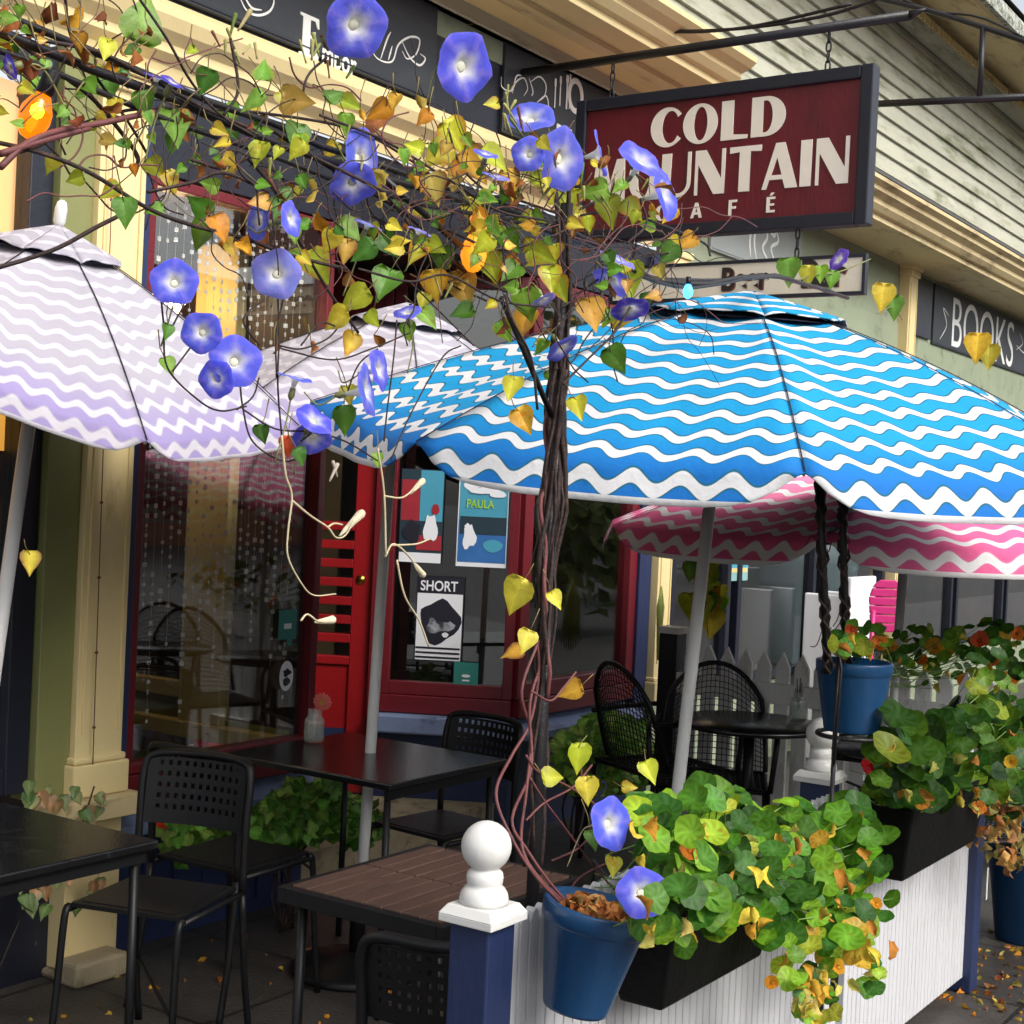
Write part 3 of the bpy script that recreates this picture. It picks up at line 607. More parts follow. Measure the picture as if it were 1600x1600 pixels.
# ------------------------------------------------------------------ umbrellas
def umbrella(label, C, tilt, delta, RR, h, cloth, foot, off=(0, 0), dzs={}, finial=False, group='striped cafe umbrellas'):
    n = V((tilt[0], tilt[1], 1)).normalized(); a = V((0, 1, 0)).cross(n).normalized(); b = n.cross(a); C = V(C)
    t = thing('cafe_umbrella', label, 'umbrella', foot, 0, group); O_ = V(foot)
    FR = Matrix((a, b, n)).transposed().to_4x4(); FR.translation = C-O_
    of = FR.to_3x3().inverted() @ V((off[0], off[1], 0))
    def rib(tt, th, bow=.036):
        # point on a rib, in umbrella frame; the first rib may droop, the crown may sit off centre
        kk = (th-delta)/(PI/4); dz = -sum(v_*max(0, 1-min(abs(kk-q), 8-abs(kk-q))) for q, v_ in dzs.items())*tt*tt
        return V((RR*tt*math.cos(th), RR*tt*math.sin(th), h*(1-tt)+bow*RR*math.sin(PI*tt)-dz))+of*(1-tt)
    k = MB(); slant = math.hypot(RR*math.cos(PI/8), h); hw = RR*math.sin(PI/8); NS = 16; NT = 14; NV = 5
    for p in range(8):
        t0, t1 = delta+p*PI/4, delta+(p+1)*PI/4; rows = []
        for j in range(NT+1):
            tt = .13+.87*j/NT; row = []
            for i in range(NS+1):
                s = -1+2*i/NS; q = rib(tt, t0).lerp(rib(tt, t1), (s+1)/2)
                q.z -= .030*(1-s*s)*tt*(1.25-tt)*1.6*RR
                q.z += (.0035*math.sin(p*2.1+i*.7+j*1.1)+.004*math.sin(p*1.3+(1-abs(s))*9*tt+j*.25))*tt*(1-s*s)+.005*math.sin(p+14*(1-abs(s))*(1.05-tt))*abs(s)*(1-s*s)*tt
                row.append((q, s*hw*tt*.99, tt*slant))
            rows.append(row)
        mid = (t0+t1)/2; out = V((math.cos(mid), math.sin(mid), 0))
        for j in range(1, NV+1):
            qv = j/NV; row = []
            for i in range(NS+1):
                s = -1+2*i/NS; s2 = s*(1-.115*qv**.8); base = rib(1, t0).lerp(rib(1, t1), (s2+1)/2); base.z -= .012*(1-s*s)*RR
                L = .075*RR*(1-.5*abs(s)**7)
                q = base+(out*.38+V((0, 0, -.92)))*L*qv+out*(.004*math.sin(i*1.4+p))*qv
                row.append((q, s2*hw*.99, slant+.088*qv*(1-.5*abs(s)**7)))
            rows.append(row)
        vs = [r_[0] for row in rows for r_ in row]; nn = NS+1
        o = k.add([FR @ q for q in vs], [(j*nn+i, (j+1)*nn+i, (j+1)*nn+i+1, j*nn+i+1) for j in range(len(rows)-1) for i in range(NS)], 0, True)
        for c, r_ in enumerate([r_ for row in rows for r_ in row]): k.uv[o+c] = ((r_[1]+hw*2*p)/RR+.03*p, r_[2]*1.04/slant if r_[2] <= slant else 1.04+(r_[2]-slant))
    k.build('canopy', [cloth, NAVYCLOTH], t, solid=.003, matoff=1, offset=-1)
    # seam piping along each rib
    k = MB()
    for p in range(8): k.tube([FR @ (rib(x, delta+p*PI/4)+V((0, 0, .003))) for x in [.2+.8*i/10 for i in range(11)]], .0016, 4)
    k.build('seam', cloth if cloth is not CLV else PAPERB, t) if cloth is CLV else k.build('seam', NAVYCLOTH, t)
    # vent cap
    k = MB()
    for p in range(8):
        t0, t1 = delta+p*PI/4, delta+(p+1)*PI/4; rows = []
        for j in range(7):
            tt = .01+.245*j/6
            row = []
            for i in range(9):
                s = -1+2*i/8; q = rib(tt, t0).lerp(rib(tt, t1), (s+1)/2); q.z += .015+.013*(1-s*s)*(j/6)-.004*(j/6)+.004*math.sin(p*1.9+i)*(j/6)
                row.append((q, s*hw*tt, tt*slant))
            rows.append(row)
        fl = [r_ for row in rows for r_ in row]
        o = k.add([FR @ r_[0] for r_ in fl], [(j*9+i, (j+1)*9+i, (j+1)*9+i+1, j*9+i+1) for j in range(6) for i in range(8)], 0, True)
        for c, r_ in enumerate(fl): k.uv[o+c] = ((r_[1]+hw*2*p)/RR, r_[2]*1.04/slant)
    k.build('vent_cap', [cloth, NAVYCLOTH], t, solid=.003, matoff=1)
    k = MB()
    k.lathe([(RR*.14, h*.86+.012), (RR*.2, h*.80+.022), (RR*.235, h*.77+.024)], 24, 0, FR @ Matrix.Translation(of*.82), cap=False); k.build('vent_gap_lining', NAVYCLOTH, t)
    if finial: k = MB(); k.lathe([(.006, h+.0), (.016, h+.02), (.016, h+.055), (.012, h+.071), (.004, h+.077)], 14, 0, FR @ Matrix.Translation(of)); k.build('finial', CHROME, t)
    # pole: straight from the foot to the joint, then up the tilted mast
    k = MB(); J = (C-O_)+n*-.02; k.tube([(0, 0, 0), J], .0185, 14); k.build('pole', CHROME, t)
    k = MB(); k.tube([J-n*.03, J+n*(h-.01)], .0165, 12); k.build('mast', CHROME, t)
    k = MB(); k.lathe([(.019, .62), (.026, .625), (.026, .665), (.019, .67)], 12, 0, Matrix.Translation((0, 0, 0))); k.lathe([(.020, -.03), (.034, -.025), (.034, .03), (.020, .035)], 12, 0, FR @ Matrix.Translation((0, 0, h*.4))); k.build('runner', CHROME, t)
    for p in range(8):
        th = delta+p*PI/4; k = MB()
        k.tube([FR @ (rib(x, th)+V((0, 0, -.012))) for x in [.02+.97*i/8 for i in range(9)]], .004, 5)
        k.tube([FR @ V((0, 0, h*.4)), FR @ (rib(.5, th)+V((0, 0, -.014)))], .0035, 5)
        k.build('rib', CHROME, t)
    return t
umbrella('bright blue umbrella with white wavy stripes in front beneath the cafe sign', (3.934, 1.938, 1.785), (-.062, -.071), -2.525, 1.2, .43, CLB, (3.67, 1.93, 0), (.037, -.055), {6: .03, 7: -.015})
umbrella('lavender umbrella with pale wavy stripes at the left edge over a black table', (2.505, 3.219, 1.868), (-.024, -.205), -1.87, .72, .37, CLV, tuple(at(-99, 1700, Z=0)), (.0, .0), {0: -.045, 7: .075}, True)
umbrella('second lavender umbrella mostly hidden behind vines and the blue umbrella', (3.86, 3.10, 1.82), (-.02, -.12), -2.35, .76, .39, CLV, (3.77, 3.08, 0))
umbrella('pink umbrella with white wavy stripes half hidden under the blue one', (5.92, 2.04, 1.515), (-.015, .004), -3.009, 1.3, .38, CLP, (5.86, 2.05, 0))
def umb_base(p, label):
    t = thing('umbrella_base', label, 'umbrella base', p, 0, 'umbrella bases'); k = MB(); k.lathe([(.21, 0), (.22, .012), (.20, .03), (.08, .055), (.03, .07)], 28); k.build('weight', BLACKM, t, bevel=0)
    k = MB(); k.lathe([(.026, .07), (.026, .30), (.022, .31)], 14); k.build('sleeve', BLACKM, t); return t
umb_base((3.77, 3.08, 0), 'black umbrella base on the ground under the middle black table'); umb_base(tuple(at(-99, 1700, Z=0)), 'black umbrella base on the ground under the left black table')
umb_base((3.67, 1.93, 0), 'black umbrella base behind the white fence'); umb_base((5.86, 2.05, 0), 'black umbrella base under the pink umbrella')

# ------------------------------------------------------------------ tables and chairs
def table(label, loc, sx, sy, rz=0, h=.72, top=TABLE, planks=False):
    t = thing('cafe_table', label, 'table', loc, rz, 'cafe tables'); k = MB()
    if planks:
        n = 8
        for i in range(n):
            y0 = -sy/2+.02+(sy-.04)*i/n; k.box((-sx/2+.02, y0+.003, h-.012), (-.004 if True else 0, y0+(sy-.04)/n-.003, h+.004)); k.box((.004, y0+.003, h-.012), (sx/2-.02, y0+(sy-.04)/n-.003, h+.0035))
        k.build('tabletop', WOODB, t, bevel=.002)
        k = MB()
        for a, b in (((-sx/2, -sy/2, h-.035), (sx/2, -sy/2+.018, h+.001)), ((-sx/2, sy/2-.018, h-.035), (sx/2, sy/2, h+.001)), ((-sx/2, -sy/2+.018, h-.035), (-sx/2+.018, sy/2-.018, h+.001)), ((sx/2-.018, -sy/2+.018, h-.035), (sx/2, sy/2-.018, h+.001))): k.box(a, b)
        k.build('rim', BLACKM, t, bevel=.002)
    else:
        k.box((-sx/2, -sy/2, h-.022), (sx/2, sy/2, h)); k.build('tabletop', top, t, bevel=.005)
        for a, b in (((-sx/2+.02, -sy/2+.02, h-.055), (sx/2-.02, -sy/2+.035, h-.0225)), ((-sx/2+.02, sy/2-.035, h-.055), (sx/2-.02, sy/2-.02, h-.0225))): k = MB(); k.box(a, b); k.build('apron', BLACKM, t)
    for ix in (-1, 1):
        for iy in (-1, 1):
            k = MB(); k.tube([(ix*(sx/2-.04), iy*(sy/2-.04), h-.03), (ix*(sx/2-.035), iy*(sy/2-.035), .0)], .011, 8); k.build('leg', BLACKM, t)
    return t
table('black square table under the left lavender umbrella at the photo edge', (2.175, 3.015, 0), .65, .68)
table('black square table with a glass jar and umbrella pole through it', (3.75, 3.06, 0), .62, .70)
table('brown wooden plank table with black rim beside the white ball finial', (2.665, 1.96, 0), .54, .45, 0, .72, None, True)
def chair(label, loc, rz, s=1.0, top=.80):
    """perforated steel chair, faces +x"""
    t = thing('bistro_chair', label, 'chair', loc, rz, 'perforated black chairs'); w = .37*s; d = .36*s
    k = MB(); k.box((-d/2, -w/2+.01, .44), (d/2, w/2-.01, .452)); k.box((-d/2+.02, -w/2+.03, .4521), (d/2-.02, w/2-.03, .4545)); k.build('seat', BLACKM, t, bevel=.004)
    # perforated back: a grid plate with square holes, bent around
    k = MB(); nx, nz = 13, 6; z0, z1 = .60, top-.012; hw = w/2-.012
    def bp(u, v_):
        a = u*2-1; x = -d/2-.045+.045*a*a*.7-.05*(v_-.0)*.5; return V((x, a*hw, z0+(z1-z0)*v_))
    for i in range(nx):
        for j in range(nz):
            u0, u1, v0, v1 = i/nx, (i+1)/nx, j/nz, (j+1)/nz; m = .27
            hole = not (j in (0,) or i in (0, nx-1))
            c = [bp(u0, v0), bp(u1, v0), bp(u1, v1), bp(u0, v1)]
            if hole:
                ui, uj = u0+(u1-u0)*m, u1-(u1-u0)*m; vi, vj = v0+(v1-v0)*m, v1-(v1-v0)*m
                um = (u0+u1)/2; vm = (v0+v1)/2
                k.add(c+[bp(ui, vi), bp(uj, vi), bp(uj, vj), bp(ui, vj)], [(0, 1, 5, 4), (1, 2, 6, 5), (2, 3, 7, 6), (3, 0, 4, 7)], 0, False)
            else: k.add(c, [(0, 1, 2, 3)])
    k.build('backrest', BLACKM, t, solid=.0025)
    k = MB(); zb = .0
    arch = [(-d/2-.015, -w/2, .43), (-d/2-.02, -w/2, .62), (-d/2-.035, -w/2, top-.05), (-d/2-.05, -w/2+.03, top-.004), (-d/2-.075, 0, top+.002), (-d/2-.05, w/2-.03, top-.004), (-d/2-.035, w/2, top-.05), (-d/2-.02, w/2, .62), (-d/2-.015, w/2, .43)]
    k.tube(cr(arch, 4), .0115, 8); k.build('back_frame', BLACKM, t)
    for iy in (-1, 1):
        k = MB(); k.tube(cr([(d/2-.01, iy*(w/2), .44), (d/2+.012, iy*(w/2), .415), (d/2+.03, iy*(w/2+.005), .2), (d/2+.05, iy*(w/2+.012), .0)], 4), .0105, 8); k.build('leg', BLACKM, t)
        k = MB(); k.tube(cr([(-d/2-.015, iy*w/2, .43), (-d/2-.04, iy*(w/2+.005), .2), (-d/2-.08, iy*(w/2+.01), 0)], 4), .0105, 8); k.build('leg', BLACKM, t)
        k = MB(); k.tube([(-d/2-.012, iy*w/2, .432), (d/2+.005, iy*w/2, .432)], .009, 8); k.build('seat_rail', BLACKM, t)
    k = MB(); k.tube([(-d/2-.04, -w/2, .2), (d/2+.03, w/2, .2)], .005, 6); k.build('brace', BLACKM, t)
    return t
chair('black perforated chair facing the left table with its whole backrest in view', (2.83, 3.03, 0), PI+.30, .92, .80)
chair('black perforated chair drawn up to the left side of the jar table', (3.31, 3.21, 0), .06, .92, .80)
chair('black perforated chair close in front of the brown plank table by the navy post', (2.37, 1.66, 0), .30, .80, .765)
chair('black perforated chair on the far side of the jar table by the bay', (4.10, 3.00, 0), PI-.1, .92, .80)
# round table with mesh armchairs beyond
RT = at(1172, 1128, Z=.72)
t = thing('cafe_table', 'round black table in front of the white picket fence', 'table', (RT.x, RT.y, 0), 0, 'cafe tables')
k = MB(); k.lathe([(.02, .70), (.29, .70), (.30, .705), (.30, .718), (.295, .722), (.02, .7225)], 40); k.build('tabletop', TABLE, t)
k = MB(); k.tube([(0, 0, .70), (0, 0, .08)], .022, 10); k.build('column', BLACKM, t)
for a in range(3):
    k = MB(); an = a*2*PI/3+.4; k.tube(cr([(0, 0, .12), (.12*math.cos(an), .12*math.sin(an), .08), (.24*math.cos(an), .24*math.sin(an), 0)], 4), .012, 6); k.build('leg', BLACKM, t)
def mesh_chair(label, loc, rz):
    t = thing('mesh_armchair', label, 'chair', loc, rz, 'black mesh armchairs'); w = .46; d = .42
    def bk(u, v_): 
        a = u*2-1; return V((-d/2-.10*v_+.06*a*a, a*(w/2)*(1-.12*v_*v_), .46+.44*v_*math.sqrt(max(0, 1-.55*a*a))))
    k = MB(); n = 22
    for i in range(n+1): k.tube([bk(i/n, j/8) for j in range(9)], .0022, 4, cap=False)
    for j in range(18): k.tube([bk(i/12, j/17) for i in range(13)], .0022, 4, cap=False)
    k.build('backrest', BLACKM, t)
    k = MB(); k.tube([bk(0, j/8) for j in range(9)]+[bk(i/12, 1) for i in range(1, 13)]+[bk(1, 1-j/8) for j in range(1, 9)], .011, 8); k.build('back_frame', BLACKM, t)
    k = MB()
    for i in range(19): k.tube([(-d/2+d*i/18, -w/2, .44), (-d/2+d*i/18, w/2, .44)], .0025, 4, cap=False); k.tube([(-d/2, -w/2+w*i/18, .443), (d/2, -w/2+w*i/18, .443)], .0025, 4, cap=False)
    k.tube([(-d/2, -w/2, .44), (d/2, -w/2, .44), (d/2, w/2, .44), (-d/2, w/2, .44), (-d/2, -w/2, .44)], .011, 8); k.build('seat', BLACKM, t)
    for iy in (-1, 1):
        k = MB(); k.tube(cr([(-d/2-.03, iy*w/2, .66), (0, iy*(w/2+.03), .67), (d/2-.02, iy*(w/2+.03), .65), (d/2, iy*(w/2+.01), .44)], 5), .0115, 8); k.build('armrest', BLACKM, t)
        for ix in (-1, 1):
            k = MB(); k.tube([(ix*d/2, iy*w/2, .44), (ix*(d/2+.05), iy*(w/2+.02), 0)], .0115, 8); k.build('leg', BLACKM, t)
    return t
mesh_chair('black mesh armchair with arched back facing us across the round table', (5.62, 2.72, 0), PI+.45)
mesh_chair('black mesh armchair seen from behind between green shrub and white pole', (5.74, 3.0, 0), -.45)
mesh_chair('black mesh armchair behind the hanging blue pot and white finial', (5.55, 2.0, 0), 1.9)
mesh_chair('black mesh armchair below the far right planter leaves', (5.5, 1.62, 0), 2.5)
t = thing('cafe_table', 'round black table half hidden behind the right planter', 'table', (5.35, 1.86, 0), 0, 'cafe tables')
k = MB(); k.lathe([(.02, .70), (.26, .70), (.27, .705), (.27, .718), (.265, .722), (.02, .7225)], 40); k.build('tabletop', TABLE, t)
k = MB(); k.tube([(0, 0, .70), (0, 0, .01)], .022, 10); k.lathe([(.2, 0), (.2, .012), (.03, .03)], 20); k.build('column', BLACKM, t)

# jars
def jar(label, p, flower=True):
    t = thing('glass_jar', label, 'jar', p, 0, 'glass jars'); k = MB()
    k.lathe([(.001, .003), (.030, .003), (.034, .010), (.034, .070), (.031, .082), (.023, .092), (.023, .112), (.025, .114), (.020, .113), (.020, .092), (.030, .078), (.031, .012), (.001, .008)], 28, cap=False); k.build('body', JARG, t)
    k = MB(); k.lathe([(.001, .009), (.029, .012), (.0295, .055), (.001, .0555)], 24, cap=False); k.build('water', WATER, t)
    return t
J1 = at(490, 1160, Z=.722); J1.z = .7215
jar('clear glass jar holding a pink flower on the black table', J1)
J2 = at(1246, 1123, Z=.724); J2.z = .7235
jar('clear glass jar with a brown sprig on the round table', (J2.x, J2.y, J2.z))
k = MB(); pk = (.85, .25, .20)
fl = thing('cut_flower', 'round pink flower standing in the jar on the black table', 'flower', J1)
k = MB(); k.tube(cr([(0, 0, .02), (.006, .0, .08), (.014, -.012, .125)], 4), .002, 5); k.build('stem', STEMP, fl)
HD = Matrix.Translation((.016, -.014, .135)) @ Matrix.Rotation(R(58), 4, V((.83, -.56, 0)).normalized()) 
rows = []
for i in range(30):
    a = 2*PI*i/30; rr = .031*(1+.06*math.sin(i*2.7)); c = (.85, .22, .18)
    p = [HD @ V((q*math.cos(b), q*math.sin(b), .012*(q/.03)**2)) for q, b in ((.008, a), (rr, a+.0), (rr*1.02, a+.12), (rr, a+.2), (.008, a+.2))]
    k2 = k if i == 0 else k2
    if i == 0: k2 = MB()
    k2.add(p, [(0, 1, 2, 3, 4)], 0, False, c)
k2.lathe([(.001, .004), (.008, .004), (.010, 0), (.008, -.002)], 10, 0, HD, True, True, (.7, .45, .1)); k2.build('petals', PETAL, fl)
k = MB(); o2 = V(J2)
tw = thing('dried_sprig', 'small brown dried sprig standing in the far jar', 'sprig', J2)
for j in range(7): k.tube([V((0, 0, .03)), V((rnd.uniform(-.02, .02), rnd.uniform(-.02, .02), rnd.uniform(.12, .17)))], .002, 5)
k.build('stems', STEM, tw)

# ------------------------------------------------------------------ front fence with posts, finials
FY = 1.452
FEN = thing('white_fence', 'white beadboard patio fence with navy posts and ball finials', 'fence', (2.1, FY, 0))
k = MB(); x = 2.16; n = 0
while x < 4.97:
    if not (3.755 < x < 3.845):
        prof = [(x, .0+.05), (x+.0295, .05), (x+.0295, .822), (x+.025, .838), (x+.015, .845), (x+.005, .838), (x, .822)]
        m = len(prof); x_ = lambda q: q-2.1
        vs = [(x_(a), -.012, c) for a, c in prof]+[(x_(a), .008, c) for a, c in prof]
        k.add(vs, [tuple(range(m)), tuple(range(2*m-1, m-1, -1))]+[(i, i+m, (i+1) % m+m, (i+1) % m) for i in range(m)])
    x += .0335; n += 1
k.build('picket_panel', WHITE, FEN, bevel=.0025)
k = MB(); k.box((.05, .0085, .68), (2.86, .045, .74)); k.box((.05, .0085, .14), (2.86, .045, .20)); k.build('rail', WHITE, FEN, bevel=.003)
def post(x, y, h=.86, fin=True, s=.041):
    k = MB(); k.box((x-s, y-s, 0), (x+s, y+s, h)); p = k.build('post', NAVY, FEN, bevel=.004)
    if fin:
        k = MB(); c = .056; z = h
        k.box((x-c, y-c, z), (x+c, y+c, z+.014)); 
        k.add([(x-c, y-c, z+.0145), (x+c, y-c, z+.0145), (x+c, y+c, z+.0145), (x-c, y+c, z+.0145), (x-.045, y-.045, z+.030), (x+.045, y-.045, z+.030), (x+.045, y+.045, z+.030), (x-.045, y+.045, z+.030)],
              [(0, 1, 5, 4), (1, 2, 6, 5), (2, 3, 7, 6), (3, 0, 4, 7), (4, 5, 6, 7)]); k.build('cap', WHITEV, p, bevel=.002)
        k = MB(); b = z+.0302
        pr = [(.043, 0), (.0435, .006), (.041, .018), (.035, .027), (.030, .031), (.0315, .036), (.0325, .045), (.031, .053), (.027, .057)]
        cz = .098; rr = .044
        pr += [(rr*math.cos(a), cz+rr*math.sin(a)) for a in [R(-58+i*11) for i in range(14)]]+[(.002, cz+rr)]
        k.lathe([(r_, b+q) for r_, q in pr], 32, 0, Matrix.Translation((x, y, 0))); k.build('finial', WHITEV, p)
    return p
post(.0, -.015); post(1.70, .06, .86); post(2.905, .0, .80, False, .04)

# picket fence across the patio
PF = thing('picket_fence', 'white pointed picket fence crossing the patio behind the round table', 'fence', (6.0, 3.08, 0))
for i in range(16):
    y = -.02-i*.089; k = MB(); w = .066
    pr = [(y, .06), (y-w, .06), (y-w, .90), (y-w/2, .965), (y, .90)]
    m = len(pr); k.add([(-.009, a, c) for a, c in pr]+[(.009, a, c) for a, c in pr], [tuple(range(m-1, -1, -1)), tuple(range(m, 2*m))]+[(i_, (i_+1) % m, (i_+1) % m+m, i_+m) for i_ in range(m)])
    k.build('picket', WHITEG, PF, bevel=.002)
k = MB(); k.box((-.045, -1.46, .74), (-.0095, 0, .83)); k.build('rail', WHITEG, PF, bevel=.003); k = MB(); k.box((-.045, -1.46, .2), (-.0095, 0, .28)); k.build('rail', WHITEG, PF, bevel=.003)
k = MB(); k.box((-.05, -.0, 0), (.04, .09, 1.0)); k.box((-.06, -.01, 1.001), (.05, .1, 1.03), 1); k.build('post', [NAVYB, WHITEG], PF)

# ------------------------------------------------------------------ pots and planters
def pot(label, loc, r_top, r_bot, h, tilt=None, name='flower_pot', saucer=False):
    t = thing(name, label, 'pot', loc, 0, 'blue flower pots'); 
    if tilt: t.rotation_mode = 'QUATERNION'; t.rotation_quaternion = Quaternion(V(tilt[0]).normalized(), tilt[1])
    k = MB(); k.lathe([(.003, 0), (r_bot*.96, 0), (r_bot, .006), (r_bot+(r_top-r_bot)*.80, h*.80), (r_top*.955, h*.82), (r_top*.99, h*.835), (r_top, h*.985), (r_top*.985, h), (r_top*.90, h), (r_top*.88, h*.84), (.003, h*.84)], 40, cap=False); k.build('body', POTB, t)
    k = MB(); k.lathe([(r_top*.88, h*.845), (r_top*.5, h*.88), (.003, h*.90)], 24, cap=False); k.build('soil', SOIL, t)
    return t
NP = at(898, 1575, Y=1.335)
pot('tilted blue flower pot of dried leaves hung on the fence beside the ball finial', NP, .098, .060, .190, ((CR*0+V((.559, -.829, 0))).cross(V((0, 0, 1)))*-1, R(10)))
FPp = V((3.59, 1.352, 1.040))
pot('blue flower pot raised on an iron stand above the far finial', FPp, .097, .070, .178)
stand = thing('plant_stand', 'thin black iron pole stand that carries the raised blue pot', 'stand', (3.475, 1.35, 0))
k = MB(); k.tube([(0, 0, 0), (0, 0, 1.26)], .006, 6); k.tube([(0, 0, 1.02), (.03, 0, 1.03)], .006, 6); k.build('pole', IRON, stand)
k = MB(); k.tube([(.115+.085*math.cos(a*PI/12), .002+.085*math.sin(a*PI/12), 1.030) for a in range(25)], .006, 6, cap=False); k.build('ring', IRON, stand)
k = MB(); k.tube([(0, 0, .95), (-.03, -.02, 1.21), (-.015, 0, 1.27), (.01, 0, 1.24)], .004, 5); k.build('hook', IRON, stand)
for i, (px, yy) in enumerate(((1281, 1.38), (1316, 1.40))):
    o = thing('bean_pole', ('black bean pole with vine remains rising from the left of the raised blue pot', 'black bean pole with vine remains rising from the middle of the raised blue pot')[i], 'pole', (0, 0, 0), 0, 'bean poles')
    a = at(px+14 if i == 0 else px+8, 1010, Y=1.352); b = at(px, 760, Y=1.352); a.z = 1.20
    o.location = a; d = b-a; k = MB(); k.tube([(0, 0, 0), d*1.15], .010, 7); k.build('rod', IRON, o)
    k = MB()
    for s_ in range(3):
        pts = []
        for j in range(26):
            q = d*(j/25*1.1); an = j*1.1*(1 if s_ % 2 else -1)+s_*2; rr = .011+.004*math.sin(j*.9+s_); pts.append(q+V((rr*math.cos(an), rr*math.sin(an), 0)))
        k.tube(pts, .0035, 5)
    for j in range(6):
        q = d*rnd.uniform(.2, 1); e = q+V((rnd.uniform(-.06, .06), rnd.uniform(-.06, .06), rnd.uniform(-.09, .05))); m = (q+e)/2+V((rnd.uniform(-.03, .03), 0, rnd.uniform(-.03, .03))); k.tube(cr([q, m, e], 5), .0014, 4)
    k.build('dry_vine', STEM, o)
def trough(label, x0, x1, y0, y1, z0, z1):
    t = thing('planter_trough', label, 'planter', (x0, y0, z0), 0, 'black planter troughs'); k = MB(); w, d, h = x1-x0, y1-y0, z1-z0; e = .03
    k.add([(e, e, 0), (w-e, e, 0), (w-e, d-e, 0), (e, d-e, 0), (0, 0, h), (w, 0, h), (w, d, h), (0, d, h), (.015, .015, h), (w-.015, .015, h), (w-.015, d-.015, h), (.015, d-.015, h), (.02, .02, h-.03), (w-.02, .02, h-.03), (w-.02, d-.02, h-.03), (.02, d-.02, h-.03)],
          [(3, 2, 1, 0), (0, 1, 5, 4), (1, 2, 6, 5), (2, 3, 7, 6), (3, 0, 4, 7), (4, 5, 9, 8), (5, 6, 10, 9), (6, 7, 11, 10), (7, 4, 8, 11), (8, 9, 13, 12), (9, 10, 14, 13), (10, 11, 15, 14), (11, 8, 12, 15)]); k.build('body', TROUGH, t, bevel=.008)
    k = MB(); k.box((.021, .021, h-.05), (w-.021, d-.021, h-.031)); k.build('soil', SOIL, t)
    k = MB(); 
    for xx in (.1, w-.1): k = MB(); k.tube([(xx, d-.004, h-.05), (xx, d+.004, h+.02), (xx, FY+.06-y0, .86-z0), (xx, FY+.06-y0, .80-z0)], .005, 5); k.build('bracket', IRON, t)
    return t
trough('black planter trough hung on the fence beside the tilted blue pot', 2.50, 3.02, 1.275, 1.43, .615, .775)
trough('black planter trough at the far end of the white fence', 3.80, 4.50, 1.25, 1.43, .62, .82)
k = MB(); RP = at(1592, 1478, Z=0)
pot('dark blue pot standing on the paving at the right edge', (RP.x+.12, RP.y, 0), .17, .12, .42)

# ------------------------------------------------------------------ leaves and flowers
def jit(c, a=.18):
    f = 1+rnd.uniform(-a, a); return tuple(max(0, min(1, x*f*(1+rnd.uniform(-.08, .08)))) for x in c)
GREENS = [(.09, .24, .02), (.13, .30, .025), (.06, .17, .02), (.18, .36, .03)]
YEL = [(.50, .52, .03), (.60, .56, .05), (.40, .46, .03), (.66, .50, .04)]
ORA = [(.62, .32, .03), (.60, .24, .02), (.50, .34, .06)]
BRN = [(.26, .09, .02), (.20, .06, .025), (.32, .13, .04)]
heart = [(0, 0), (.13, -.17), (.33, -.20), (.50, -.03), (.52, .20), (.38, .46), (.17, .74), (0, 1.02)]
def basis(nrm, upd):
    nrm = V(nrm).normalized(); y = V(upd)-nrm*V(upd).dot(nrm)
    if y.length < 1e-4: y = nrm.orthogonal()
    y.normalize(); x = y.cross(nrm); return Matrix((x, y, nrm)).transposed().to_4x4()
def leaf(k, p, size, nrm, tipd, col, curl=.25, fold=.25, edge=None):
    """heart leaf: base at p, tip towards tipd"""
    B_ = basis(nrm, tipd); B_.translation = V(p); pts = []
    ys = [c[1] for c in heart]; wv = rnd.uniform(.0, .05); ph = rnd.uniform(0, 6)
    def Pn(x, y): return B_ @ (V((x*.95, y, fold*abs(x)-curl*max(0, y)**2*.6-curl*.25*x*x+wv*math.sin(9*y+ph+6*x)))*size)
    nH = len(heart); rib = [Pn(0, y) for y in ys]
    for s in (1, -1):
        vs = []; fs = []
        mid = [Pn(s*x*.52, y) for x, y in heart]; out = [Pn(s*x, y) for x, y in heart]
        vs = rib+mid+out
        for i in range(nH-1):
            q = (i, i+1, nH+i+1, nH+i) if s > 0 else (nH+i, nH+i+1, i+1, i)
            fs.append(q); q2 = (nH+i, nH+i+1, 2*nH+i+1, 2*nH+i) if s > 0 else (2*nH+i, 2*nH+i+1, nH+i+1, nH+i); fs.append(q2)
        c2 = edge or tuple(x*.92 for x in col)
        o = len(k.f); k.add(vs, fs, 0, True, col)
        vein = tuple(min(1, x*1.28+.015) for x in col); dk = tuple(x*.86 for x in c2)
        for j in range(len(fs)):
            if j % 2 == 0: k.c[o+j] = [vein, vein, col, col] if s > 0 else [col, col, vein, vein]
            else: k.c[o+j] = [col, col, dk, c2] if s > 0 else [dk, c2, col, col]
def crumple(k, p, size, col):
    """a dried curled leaf"""
    ax = V((rnd.uniform(-1, 1), rnd.uniform(-1, 1), rnd.uniform(-1.6, -.2))).normalized(); B_ = basis(ax.orthogonal(), ax); B_ = B_ @ Matrix.Rotation(rnd.uniform(0, 6), 4, 'Y'); B_.translation = V(p)
    n, m = 6, 5; vs = []
    for i in range(n):
        for j in range(m):
            t_ = i/(n-1); a = (j/(m-1)-.5)*(2.2+rnd.uniform(-.6, .9)); r_ = .32*math.sin(PI*min(1, .12+t_*.85))+.03
            vs.append(B_ @ (V((r_*math.sin(a)+rnd.uniform(-.06, .06), t_+rnd.uniform(-.05, .05), r_*(1-math.cos(a))+.2*math.sin(3*t_)+rnd.uniform(-.06, .06)))*size))
    k.add(vs, [(i*m+j, i*m+j+1, (i+1)*m+j+1, (i+1)*m+j) for i in range(n-1) for j in range(m-1)], 0, True, col)
